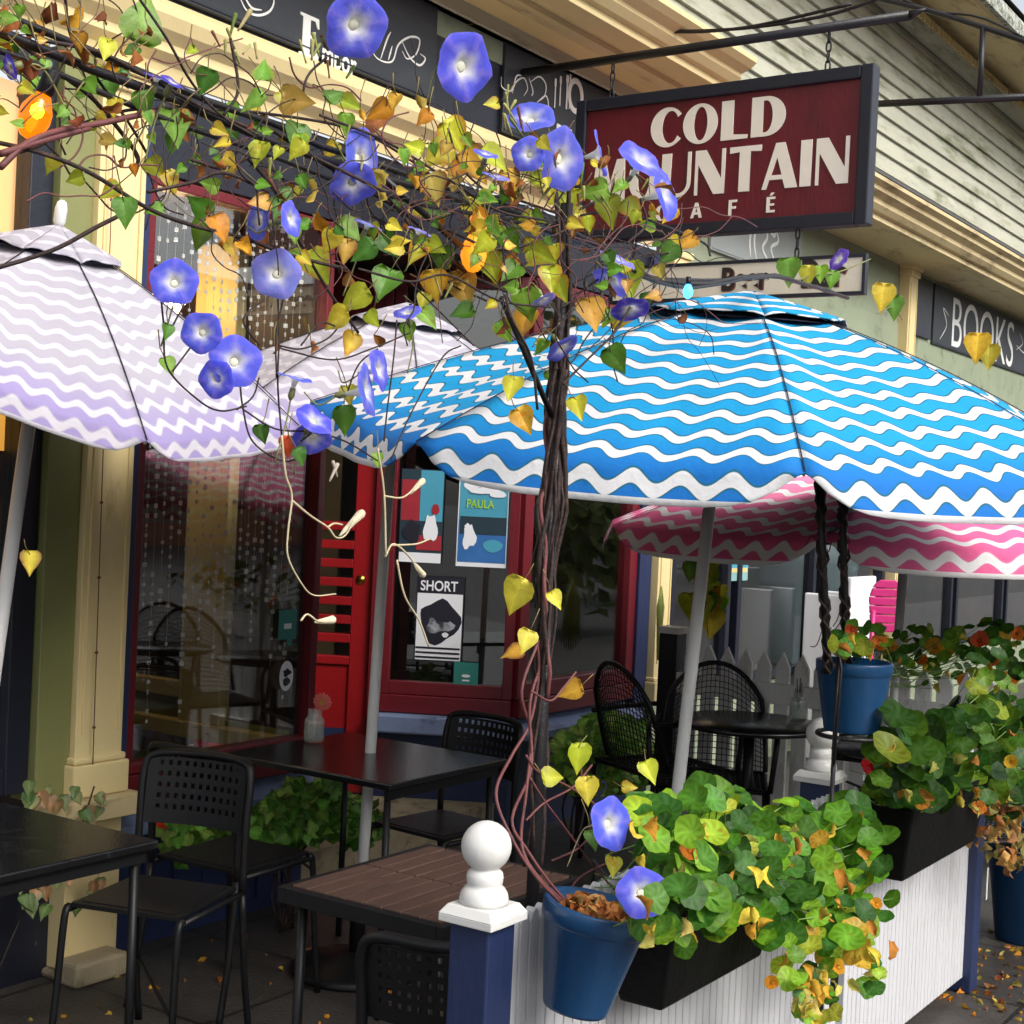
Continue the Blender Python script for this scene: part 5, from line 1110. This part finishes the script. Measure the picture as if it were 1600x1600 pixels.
def nast_flower(p, s, nrm, col):
    k = MB(); B_ = basis(nrm, V((0, 0, 1))); B_.translation = V(p)
    for q in range(5):
        a = 2*PI*q/5+rnd.uniform(-.12, .12); rowc = jit(col, .15); vs = []; tl = rnd.uniform(-.25, .3); sz_ = rnd.uniform(.85, 1.1)
        for i in range(5):
            for j in range(7):
                t_ = i/4; u_ = j/6-.5; w = u_*(.16+1.05*math.sin(PI*min(.5, t_*.55))*(1 if i < 4 else .86)); r_ = (.08+.95*t_*(1-.18*(2*u_)**2))*sz_
                vs.append(B_ @ (V((r_*math.cos(a)-w*math.sin(a), r_*math.sin(a)+w*math.cos(a), -.35+(.42+tl)*t_**.8+rnd.uniform(-.06, .06)*t_+.07*math.sin(u_*16+q)*t_*t_-.25*u_*u_*t_))*s*.5))
        o = len(k.f); k.add(vs, [(i*7+j, i*7+j+1, (i+1)*7+j+1, (i+1)*7+j) for i in range(4) for j in range(6)], 0, True, rowc)
        for j in range(6): k.c[o+j] = tuple(x*y for x, y in zip(rowc, (.75, .45, .5)))
    k.tube([B_ @ V((0, 0, -.15*s)), B_ @ V((.1*s, 0, -.5*s))], [.006, .001], 6, col=jit(col))
    return k
NG = [(.035, .125, .010), (.065, .19, .012), (.11, .27, .014), (.18, .36, .02), (.028, .095, .012), (.04, .14, .012), (.075, .21, .014)]
NYL = [(.30, .40, .025), (.40, .42, .04), (.22, .36, .02), (.46, .30, .03)]
def nasturtium(label, cx, blobs, trough_c, nfl, fcols, dark=1.0, trail=()):
    t = thing('nasturtium', label, 'plant', trough_c); o_ = V(trough_c); k = MB(); st = MB(); fl_n = 0
    for (px, py, rx, ry, n, yy, sz) in blobs:
        for _ in range(n):
            a = rnd.uniform(0, 6.28); q = math.sqrt(rnd.random()); x = px+rx*q*math.cos(a); y_ = py+ry*q*math.sin(a)
            Yp = yy-.13*math.sqrt(max(0, 1-q*q))*rnd.random()+rnd.uniform(-.02, .06)
            p = at(x, y_, Y=Yp); col = jit(rnd.choice(NG if rnd.random() < (.92 if py < 1440 else .45) else NYL), .25); col = tuple(c*dark for c in col)
            nr = (facing(p, rnd.uniform(-.6, .6), .5+rnd.uniform(-.4, .9), rnd.uniform(.2, 1.0))); r_ = sz*rnd.uniform(.55, 1.1)
            nast_leaf(k, p-o_, r_, nr, col, rnd.uniform(-.1, .3))
            if rnd.random() < .5 and py < 1450:
                b = V((rnd.uniform(-.25, .25), rnd.uniform(.05, .2), rnd.uniform(-.02, .03)))+(p-o_)*.35; st.tube(cr([p-o_-nr*.002, (p-o_).lerp(b, .5)+V((0, 0, -.03)), b], 4), .0016, 4)
    wk = MB()
    for (px, py, rx, ry, n, yy, sz) in blobs:
        for _ in range(max(1, n//(9 if py < 1440 else 3))):
            p = at(px+rnd.uniform(-1, 1)*rx*.9, py+rnd.uniform(-.6, 1)*ry*.9, Y=yy-.11+rnd.uniform(-.04, .03)); crumple(wk, p-o_, rnd.uniform(.025, .045), tuple(c*dark for c in jit(rnd.choice([(.62, .46, .05), (.55, .30, .03), (.45, .20, .03), (.60, .52, .12)]))))
    wk.build('withered_leaves', DRY, t)
    k.build('foliage', NLEAF, t); st.build('stems', paint('nasturtium_stem'+label[:4], (.16, .28, .06), .5, .2), t)
    for (px, py, s, yy) in nfl:
        p = at(px, py, Y=yy); nast_flower(p-o_, s, facing(p, rnd.uniform(-.5, .5), rnd.uniform(-.1, .6)), rnd.choice(fcols)).build('flower', PETAL, t)
    return t
OR = [(.72, .30, .02), (.80, .42, .03), (.62, .18, .02)]
nasturtium('lush light green nasturtium with round leaves spilling over the near planter trough', 0,
           [(1120, 1320, 110, 95, 90, 1.30, .034), (1250, 1330, 120, 82, 95, 1.32, .036), (1330, 1370, 70, 110, 60, 1.30, .034), (1180, 1390, 160, 80, 90, 1.22, .032), (1060, 1420, 75, 60, 36, 1.2, .030), (1300, 1275, 80, 26, 22, 1.34, .038), (1020, 1300, 40, 60, 24, 1.33, .032), (1350, 1460, 45, 40, 16, 1.22, .036), (1262, 1500, 44, 50, 24, 1.20, .025), (1275, 1570, 36, 60, 26, 1.21, .020), (1350, 1520, 30, 30, 6, 1.24, .026), (1110, 1360, 90, 90, 60, 1.44, .038), (1230, 1400, 130, 70, 50, 1.42, .036), (1250, 1360, 110, 70, 30, 1.42, .034)], (2.76, 1.31, .78),
           [(1078, 1328, .038, 1.2), (1370, 1412, .030, 1.2), (1205, 1535, .030, 1.16), (1310, 1510, .034, 1.15)], OR)
nasturtium('dark green nasturtium with broad leaves in the far planter trough', 0,
           [(1400, 1160, 36, 50, 14, 1.30, .050), (1440, 1210, 70, 60, 46, 1.28, .046), (1520, 1180, 90, 90, 70, 1.30, .044), (1590, 1190, 60, 100, 44, 1.30, .042), (1570, 1060, 60, 60, 24, 1.34, .032)], (4.3, 1.31, .81),
           [(1530, 1262, .04, 1.18), (1580, 1190, .04, 1.18), (1440, 1255, .035, 1.18)], [(.70, .42, .03), (.5, .16, .02), (.62, .28, .04)], .55)  # leaf colours scaled down to paint in the shade over this planter
nasturtium('orange and yellow flowering nasturtium along the picket fence at the right', 0,
           [(1440, 1010, 60, 34, 34, 1.95, .032), (1540, 1010, 70, 45, 44, 1.8, .034), (1470, 1045, 50, 26, 18, 1.95, .030), (1340, 1000, 55, 24, 30, 1.36, .024)], (5.6, 1.85, .9),
           [(1375, 1003, .045, 1.32), (1395, 1010, .04, 1.9), (1460, 1010, .07, 1.85), (1480, 1018, .06, 1.85), (1530, 1000, .07, 1.7), (1550, 1030, .06, 1.7), (1590, 990, .06, 1.7), (1505, 1062, .06, 1.85), (1440, 1030, .05, 1.9), (1580, 1060, .07, 1.7), (1330, 985, .03, 1.32)], [(.75, .22, .03), (.78, .40, .04), (.70, .12, .04)], .9)
bg = thing('dry_foliage_clump', 'brown orange withered foliage hanging at the right edge of the far planter', 'plant', at(1580, 1280, Y=1.3)); k = MB(); o_ = bg.location
for _ in range(90): crumple(k, at(rnd.gauss(1578, 22), rnd.uniform(1230, 1350), Y=1.28+rnd.uniform(-.06, .06))-o_, rnd.uniform(.03, .06), jit(rnd.choice([(.30, .12, .03), (.22, .10, .04), (.45, .26, .07), (.20, .16, .05)])))
k.build('foliage', DRY, bg)
# shrubs at the foot of the wall
def bush(label, blobs, y, cols, sz, base):
    t = thing('shrub', label, 'shrub', base, 0, None); o_ = V(base); k = MB()
    for px, py, rx, ry, n in blobs:
        for _ in range(n):
            a = rnd.uniform(0, 6.28); q = rnd.random()**.5; p = at(px+rx*q*math.cos(a), py+ry*q*math.sin(a), Y=y+rnd.uniform(-.13, .13)); c = jit(rnd.choice(cols), .3)
            leaf(k, p-o_, sz*rnd.uniform(.6, 1.2), facing(p, rnd.uniform(-.8, .8), rnd.uniform(0, 1.1), .7), V((rnd.uniform(-1, 1), rnd.uniform(-1, 1), rnd.uniform(-.7, .6))), c, .2, .15)
    k.build('foliage', LEAF, t); k = MB()
    for j in range(9): k.tube(cr([(rnd.uniform(-.04, .04), 0, 0), (rnd.uniform(-.1, .1), rnd.uniform(-.05, .05), .18), (rnd.uniform(-.2, .2), rnd.uniform(-.1, .1), .36)], 4), [.005]*8+[.002], 5)
    k.build('stems', STEM, t); return t
bush('light green leafy shrub under the red framed bay window', [(950, 1155, 55, 42, 330), (900, 1180, 40, 40, 120), (985, 1190, 40, 40, 120), (940, 1215, 60, 30, 90)], 3.45, [(.16, .38, .04), (.26, .48, .07), (.10, .26, .03), (.36, .52, .10)], .055, at(950, 1330, Y=3.45) if False else V((5.75, 3.45, 0)))
bush('green leafy shrub under the left display window behind the chairs', [(490, 1265, 72, 48, 380), (430, 1290, 40, 40, 130), (560, 1290, 40, 36, 90), (330, 1290, 60, 30, 70), (290, 1310, 40, 40, 40)], 3.55, [(.09, .26, .03), (.15, .36, .05), (.06, .18, .02), (.24, .42, .07)], .05, V((3.95, 3.55, 0)))
wl = thing('creeper', 'pale green creeper hanging below the left table beside the cream pier', 'vine', (3.0, 3.6, 0)); k = MB(); k2 = MB(); o_ = wl.location
for _ in range(60):
    px = rnd.uniform(30, 160); py = 1260+rnd.uniform(-40, 160); p = at(px, py, Y=3.6)
    if p.z > .03: leaf(k, p-o_, rnd.uniform(.03, .05), facing(p, rnd.uniform(-.5, .5), rnd.uniform(0, .6)), V((rnd.uniform(-.5, .5), 0, -1)), jit(rnd.choice([(.14, .20, .06), (.22, .26, .10), (.08, .14, .03), (.3, .16, .06)])), .2, .2)
k.build('foliage', LEAF, wl); k2.tube(cr([(-.25, .05, .02), (-.1, .05, .3), (.05, .04, .45), (.12, .04, .62)], 5), .003, 5); k2.build('stem', STEM, wl)
gf = thing('red_blossom', 'single orange red blossom seen through the left chair back', 'flower', at(257, 1280, Y=3.5)); k = nast_flower(V((0, 0, 0)), .06, facing(gf.location, 0, .2), (.75, .06, .02)); k.build('petals', PETAL, gf)
rf = thing('red_blossom', 'single dark red blossom above the fence right of the far finial', 'flower', at(1362, 1198, Y=1.5)); k = nast_flower(V((0, 0, 0)), .06, facing(rf.location, 0, .2), (.45, .01, .02)); k.build('petals', PETAL, rf)

# fallen leaves on the paving
k = MB()
for _ in range(420):
    x, y = rnd.choice(((rnd.uniform(4.6, 6.8), rnd.uniform(.5, 1.7)), (rnd.uniform(2.2, 5.2), rnd.uniform(2.0, 3.7)), (rnd.uniform(4.8, 5.6), rnd.uniform(.9, 1.5))))
    crumple(k, (x, y, .006+rnd.uniform(0, .01)), rnd.uniform(.02, .05), jit(rnd.choice(BRN+ORA+[(.3, .25, .06)]), .3))
tag(k.build('fallen_leaves', DRY), 'scattered brown and orange fallen leaves on the wet paving', 'fallen leaves', None, 'stuff')

# ------------------------------------------------------------------ posters and stickers on the glass
def flat(name, label, Mx, w, h, m, cat='poster', grp=None):
    t = thing(name, label, cat, Mx.translation, 0, grp); L = Mx.copy(); L.translation = (0, 0, 0); k = MB(); k.obox(L, (0, -.0012, 0), (w, 0, h)); k.build('sheet', m, t); return t, L
def on_splay(px, py):
    """metres along the splay and height, of the surveyed spot"""
    r_ = fw+CR*((px-800)/FPX)-CU*((py-800)/FPX); nrm = SPL.to_3x3() @ V((0, 1, 0)); q = SPL.translation-nrm*.004; tt = (q-CAM).dot(nrm)/r_.dot(nrm); p = CAM+r_*tt; l = SPL.inverted() @ p; return l.x, l.z
def sp_rect(x0, y0, x1, y1):
    a = on_splay(x0, y1); b = on_splay(x1, y0); return a[0], a[1], b[0]-a[0], b[1]-a[1]
def SPM(x, z): return SPL @ Matrix.Translation((x, -.006, z))
def prt(t, L, name, m, x0, z0, x1, z1, d=1): k = MB(); k.obox(L, (x0, -.0012-.0008*d, z0), (x1, -.0012-.0008*d+.0006, z1)); return k.build(name, m, t)
def blob(t, L, name, m, cx, cz, rx, rz, d=2, n=18, wob=.0, seed=0):
    pl = [(cx+rx*math.cos(2*PI*i/n)*(1+wob*math.sin(3*2*PI*i/n+seed)), cz+rz*math.sin(2*PI*i/n)*(1+wob*math.cos(4*2*PI*i/n+seed))) for i in range(n)]
    return outline_mesh(name, [pl], L @ Matrix.Translation((0, -.0014-.0008*d, 0)), m, t, .0002)
x, z, w, h = sp_rect(712, 748, 797, 884)
t, L = flat('poster', 'blue poster with white clouds and lime title on the bay glass', SPM(x, z), w, h, PAPERW)
prt(t, L, 'print', POSTBL, .005, .02, w-.005, h*.52); prt(t, L, 'print', POSTTQ, .005, h*.52, w-.005, h-.005)
prt(t, L, 'print', POSTDK, .012, h*.36, w-.006, h*.56, 2)
for i, (cx, cz, rx, rz) in enumerate(((.25, .90, .16, .05), (.42, .94, .14, .05), (.62, .88, .2, .06), (.78, .82, .16, .04), (.4, .85, .18, .035))): blob(t, L, 'cloud', PAPERW, cx*w, cz*h, rx*w, rz*h, 3+i, 16, .1, i)
text_mesh('lettering', 'PAULA', L @ Matrix.Translation((w*.16, -.006, h*.66)), h*.13, LIME, t, .78, .001, .0002)
blob(t, L, 'figure', PAPERW, w*.24, h*.33, w*.13, h*.13, 3, 18, .25, 2); blob(t, L, 'figure', PAPERW, w*.2, h*.43, w*.06, h*.05, 4, 12, .2, 1); blob(t, L, 'badge', POSTTQ, w*.72, h*.24, w*.2, h*.07, 3, 16, .06)
text_mesh('lettering', 'LIVE', L @ Matrix.Translation((w*.6, -.006, h*.215)), h*.07, PAPERW, t, .8, 0, .0002) if False else None
x, z, w, h = sp_rect(622, 735, 696, 878)
t, L = flat('poster', 'teal and red poster with a white figure left of the blue poster', SPM(x, z), w, h, POSTDK)
prt(t, L, 'print', POSTTQ, w*.45, h*.45, w-.004, h-.004); prt(t, L, 'print', POSTRD, .004, h*.45, w*.44, h-.05); prt(t, L, 'print', POSTRD, w*.4, h*.14, w*.98, h*.30, 2); prt(t, L, 'print', PAPERW, .003, .003, w-.003, h*.11, 2)
blob(t, L, 'figure', PAPERW, w*.72, h*.38, w*.16, h*.15, 4, 18, .2, 3); blob(t, L, 'figure', POSTRD, w*.82, h*.58, w*.09, h*.06, 4, 14, .1, 3); blob(t, L, 'figure', PAPERB, w*.3, h*.33, w*.2, h*.12, 4, 18, .2, 5)
text_mesh('lettering', 'SOCIAL', L @ Matrix.Translation((w*.45, -.006, h*.80)), h*.10, PAPERW, t, .6, 0, .0002) if False else None
x, z, w, h = sp_rect(646, 903, 727, 1032)
t, L = flat('poster', 'black and white poster headed SHORT low on the bay glass', SPM(x, z), w, h, PAPERB)
prt(t, L, 'print', PAPERW, .006, h*.02, w-.006, h*.80)
text_mesh('lettering', 'SHORT', L @ Matrix.Translation((w*.08, -.006, h*.835)), h*.165, PAPERW, t, .83, .0012, .0002)
blob(t, L, 'figure', PAPERB, w*.5, h*.47, w*.42, h*.25, 2, 22, .14, 1); blob(t, L, 'figure', PAPERG, w*.5, h*.44, w*.28, h*.10, 3, 18, .25, 2); blob(t, L, 'figure', PAPERB, w*.58, h*.52, w*.16, h*.05, 4, 18, .25, 4); blob(t, L, 'figure', PAPERW, w*.64, h*.32, w*.07, h*.03, 5, 10, .1)
for q in range(3): prt(t, L, 'print', PAPERB, .008, h*(.04+.055*q), w-.01, h*(.062+.055*q), 3)
x, z, w, h = sp_rect(708, 1036, 748, 1076)
t, L = flat('window_sticker', 'teal speech bubble sticker below the SHORT poster', SPM(x, z), w, h, TEAL, 'sticker'); blob(t, L, 'print', PAPERW, w*.5, h*.5, w*.18, h*.06, 2); prt(t, L, 'print', PAPERW, w*.35, h*.3, w*.65, h*.36, 1)
k = MB(); k.obox(L, (w*.4, -.0012, -.015), (w*.6, 0, 0)); k.build('tail', TEAL, t)
def on_f(px, py, y=3.795): p = at(px, py, Y=y); return p
a = on_f(434, 1000); b = on_f(464, 952); FM = lambda p: frame_mat(p, (1, 0, 0))
t, L = flat('window_sticker', 'teal bubble sticker on the left display glass beside the door', FM(a), b.x-a.x, b.z-a.z, TEAL, 'sticker'); prt(t, L, 'print', PAPERW, .03, .04, .07, .06)
k = MB(); k.obox(L, (.05, -.0012, -.025), (.075, 0, 0)); k.build('tail', TEAL, t)
a = on_f(447, 1056)
t = thing('window_sticker', 'white oval sticker with small black emblem on the left display glass', 'sticker', a); L = frame_mat((0, 0, 0), (1, 0, 0)); blob(t, L, 'sheet', PAPERW, 0, 0, .038, .057, 0, 28); blob(t, L, 'emblem', PAPERB, 0, .012, .022, .014, 2, 14, .3, 1); blob(t, L, 'emblem', PAPERG, 0, -.022, .02, .016, 2, 14, .1, 1)
x = at(1157, 850, Y=3.79); t, L = flat('poster', 'small teal and orange leaflet on the far shop window', FM(x-V((.12, 0, .22))), .24, .36, paint('pale_teal_paper', (.22, .40, .40), .5, .2)); prt(t, L, 'print', POSTTQ, .01, .08, .23, .35); prt(t, L, 'print', YTRIM, .01, .05, .23, .075)

# bead curtain behind the display glass
BC = thing('bead_curtain', 'curtain of pale bead strings hanging inside the left display window', 'curtain', (3.4, 3.87, 2.6))
BEAD = paint('shell_bead', (.78, .76, .68), .3, .4, 40, bump=0)
for i in range(22):
    k = MB(); x = .02+i*.038; L_ = rnd.choice((1.45, 1.6, 1.7, 1.85, 1.3)); z = 0; zz0 = rnd.uniform(0, .03)
    k.tube([(x, 0, 0), (x, 0, -L_)], .0006, 3, cap=False)
    z = -.04-zz0
    while z > -L_:
        s = .0072*rnd.uniform(.7, 1.2)
        if rnd.random() < .72:
            M_ = Matrix.Translation((x, 0, z)) @ Matrix.Rotation(rnd.uniform(-.5, .5), 4, 'Z'); k.obox(M_, (-s, -.0015, -s), (s, .0015, s))
        z -= .034
    k.build('strand', BEAD, BC)
lp = thing('interior_fill_lamp', 'small warm fill lamp added to brighten the left display window', 'lamp', (3.98, 4.35, 2.30))  # unseen lamp added to brighten the trim, beads and room
k = MB(); k.tube([(0, 0, .06), (0, 0, .33)], .004, 6); k.build('cord', BLACKM, lp)
k = MB(); k.lathe([(.002, -.075), (.04, -.065), (.072, -.02), (.075, .01), (.05, .055), (.02, .07)], 20); k.build('globe', emit('fill_lamp_globe', (1, .66, .36), 24, (.8, .6, .4)), lp)
# display objects seen through the glass
dc = copy_tree(bpy.data.objects['bistro_chair']); dc.location = (3.62, 4.75, .05); dc.rotation_euler = (0, 0, 2.0); dc['label'] = 'dark chair standing inside behind the left display glass'; dc['group'] = 'perforated black chairs'
# far shop: pink chair and white cloth stand
fp = at(1386, 955, Y=3.0)
pc = thing('pink_chair', 'bright pink plastic chair behind the picket fence at the right', 'chair', (fp.x, fp.y, 0)); fz = fp.z
k = MB(); 
pr = [(-.16, -.2), (.16, -.2), (.19, .12), (.15, .24), (.08, .30), (-.08, .30), (-.15, .24), (-.19, .12)]
fx = V((.45, -.89, 0)).normalized(); m = len(pr)
def wid(c): return .16+.03*min(1, (c+.2)/.32) if c < .12 else .19-.04*(c-.12)/.12 if c < .24 else .15-.075*(c-.24)/.06
for j in range(6):
    c0 = -.2+j*.0835; c1 = c0+.078; ss = MB(); q_ = [(a*.56, c*.62) for a, c in ((-wid(c0), c0), (wid(c0), c0), (wid((c0+c1)/2), (c0+c1)/2), (wid(c1), c1), (-wid(c1), c1), (-wid((c0+c1)/2), (c0+c1)/2))]; m = 6
    ss.add([fx*a+V((0, 0, fz+c)) for a, c in q_]+[fx*a+V((.03, .015, fz+c)) for a, c in q_], [tuple(range(m)), tuple(range(2*m-1, m-1, -1))]+[(i, i+m, (i+1) % m+m, (i+1) % m) for i in range(m)]); ss.build('slat', PINKP, pc, bevel=.006)
k = MB(); k.box((.03, -.2, .42), (.42, .2, .45)); k.build('seat', PINKP, pc, bevel=.01)
for ix, iy in ((.05, -.18), (.4, -.18), (.05, .18), (.4, .18)): k = MB(); k.tube([(ix, iy, .42), (ix, iy, 0)], .015, 6); k.build('leg', PINKP, pc)
k = MB(); k.tube([fx*-.08+V((0, 0, .4)), fx*-.08+V((0, 0, fz))], .015, 6); k.tube([fx*.08+V((0, 0, .4)), fx*.08+V((0, 0, fz))], .015, 6); k.build('support', PINKP, pc)
wp = at(1345, 930, Y=3.4); ws = thing('white_display_board', 'white draped board standing beside the pink chair', 'board', (wp.x, wp.y, 0)); k = MB(); k.box((-.22, -.02, .3), (.22, .02, wp.z+.12)); k.box((-.2, .02, 0), (-.16, .3, wp.z)); k.box((.16, .02, 0), (.2, .3, wp.z)); k.build('panel', CLOTHW, ws, bevel=.01)
bp_ = at(1230, 960, Y=4.3); bk_ = thing('steel_barrel', 'dull blue grey drum inside the far shop window above the pickets', 'drum', (bp_.x, bp_.y, .5)); k = MB(); k.lathe([(.55, 0), (.56, .03), (.52, .3), (.53, .33), (.48, .65), (.49, .68), (.42, .95), (.05, .97)], 32); k.build('body', paint('blue_grey_metal', (.08, .13, .15), .35, .3, 4, stretch=(3, 3, .4)), bk_)

# ------------------------------------------------------------------ the other side of the street (mirrored in the shop glass)
OB = thing('street_building', 'dark brick building across the street seen only as a window reflection', 'building', (8, -21, 0))
k = MB(); k.box((-40, -6, -.14), (40, 0, 7)); k.build('wall', BRICK, OB)
for i in range(18):
    k = MB(); k.box((-36+i*4, .001, 1.0), (-34.2+i*4, .04, 3.0)); k.box((-36+i*4, .001, 4), (-34.6+i*4, .04, 5.8)); k.build('window', NAVYB, OB)

def street_tree(x, y, h, cz, cr_, label):
    t = thing('street_tree', label, 'tree', (x, y, -.14), 0, 'trees across the street'); k = MB()
    k.tube(cr([(0, 0, 0), (.05, .02, h*.3), (-.04, .05, h*.6), (0, 0, h*.9)], 5), [.2-.15*i/15 for i in range(16)], 8)
    for j in range(7): a = j*.9; k.tube([(0, 0, h*(.25+.08*j)), (cr_*.7*math.cos(a), cr_*.7*math.sin(a), h*(.35+.09*j))], [.06, .015], 6)
    k.build('trunk', STEM, t); k = MB(); cl_ = [(rnd.uniform(-1, 1)*cr_*.75, rnd.uniform(-1, 1)*cr_*.75, cz+rnd.uniform(-1, 1)*cr_*.8) for _ in range(14)]
    for _ in range(1700):
        c = rnd.choice(cl_); p = V(c)+V((rnd.gauss(0, 1), rnd.gauss(0, 1), rnd.gauss(0, 1)))*cr_*.22; n_ = V((rnd.uniform(-1, 1), rnd.uniform(-1, 1), rnd.uniform(0, 1))); B_ = basis(n_, V((rnd.random(), rnd.random(), -1))); B_.translation = p; s_ = rnd.uniform(.10, .22)
        if p.z > .2: k.add([B_ @ V(q) for q in ((0, -s_, 0), (s_*.6, 0, .02), (0, s_, 0), (-s_*.6, 0, .02))], [(0, 1, 2, 3)], 0, False, jit(rnd.choice([(.14, .22, .06), (.22, .30, .08), (.28, .30, .10), (.08, .13, .03)]), .3))
    k.build('crown', LEAF, t)
street_tree(15.5, -3.2, 4.2, 2.3, 1.7, 'nearest green street tree mirrored in the bay window')
street_tree(21, -6.5, 5, 2.8, 2.2, 'middle green street tree mirrored in the bay window')
street_tree(29, -10, 6, 3.2, 2.6, 'farthest green street tree mirrored in the bay window')

# ------------------------------------------------------------------ light
w = bpy.data.worlds.new('World'); scene.world = w; w.use_nodes = True; nt = w.node_tree; bg_ = nt.nodes['Background']
sky = N(nt, 'ShaderNodeTexSky', sky_type='NISHITA'); sky.sun_disc = False; EL = R(40); sx, sy = -.14, -.98; ROTZ = math.atan2(sx, sy)
sky.sun_elevation = EL; sky.sun_rotation = ROTZ; sky.air_density = 1.0; sky.dust_density = 4.0; sky.ozone_density = 1.0
hs = N(nt, 'ShaderNodeHueSaturation'); hs.inputs['Saturation'].default_value = .30; nt.links.new(sky.outputs[0], hs.inputs['Color']); nt.links.new(hs.outputs[0], bg_.inputs[0]); bg_.inputs[1].default_value = .15
sl = bpy.data.lights.new('sun', 'SUN'); sl.energy = 1.1; sl.angle = R(25); sl.color = (1, .96, .90); so_ = bpy.data.objects.new('sun', sl); COL.objects.link(so_)
d = V((sx*math.cos(EL), sy*math.cos(EL), math.sin(EL))); so_.rotation_euler = d.to_track_quat('Z', 'Y').to_euler(); so_.location = (0, 0, 20)
vs_ = scene.view_settings; vs_.view_transform = 'Standard'; vs_.look = 'None'; vs_.exposure = .76; vs_.gamma = 1; vs_.use_curve_mapping = False
scene.render.resolution_x = scene.render.resolution_y = 1024; scene.render.engine = 'CYCLES'
scene.cycles.max_bounces = 8; scene.cycles.transparent_max_bounces = 16; scene.cycles.glossy_bounces = 4
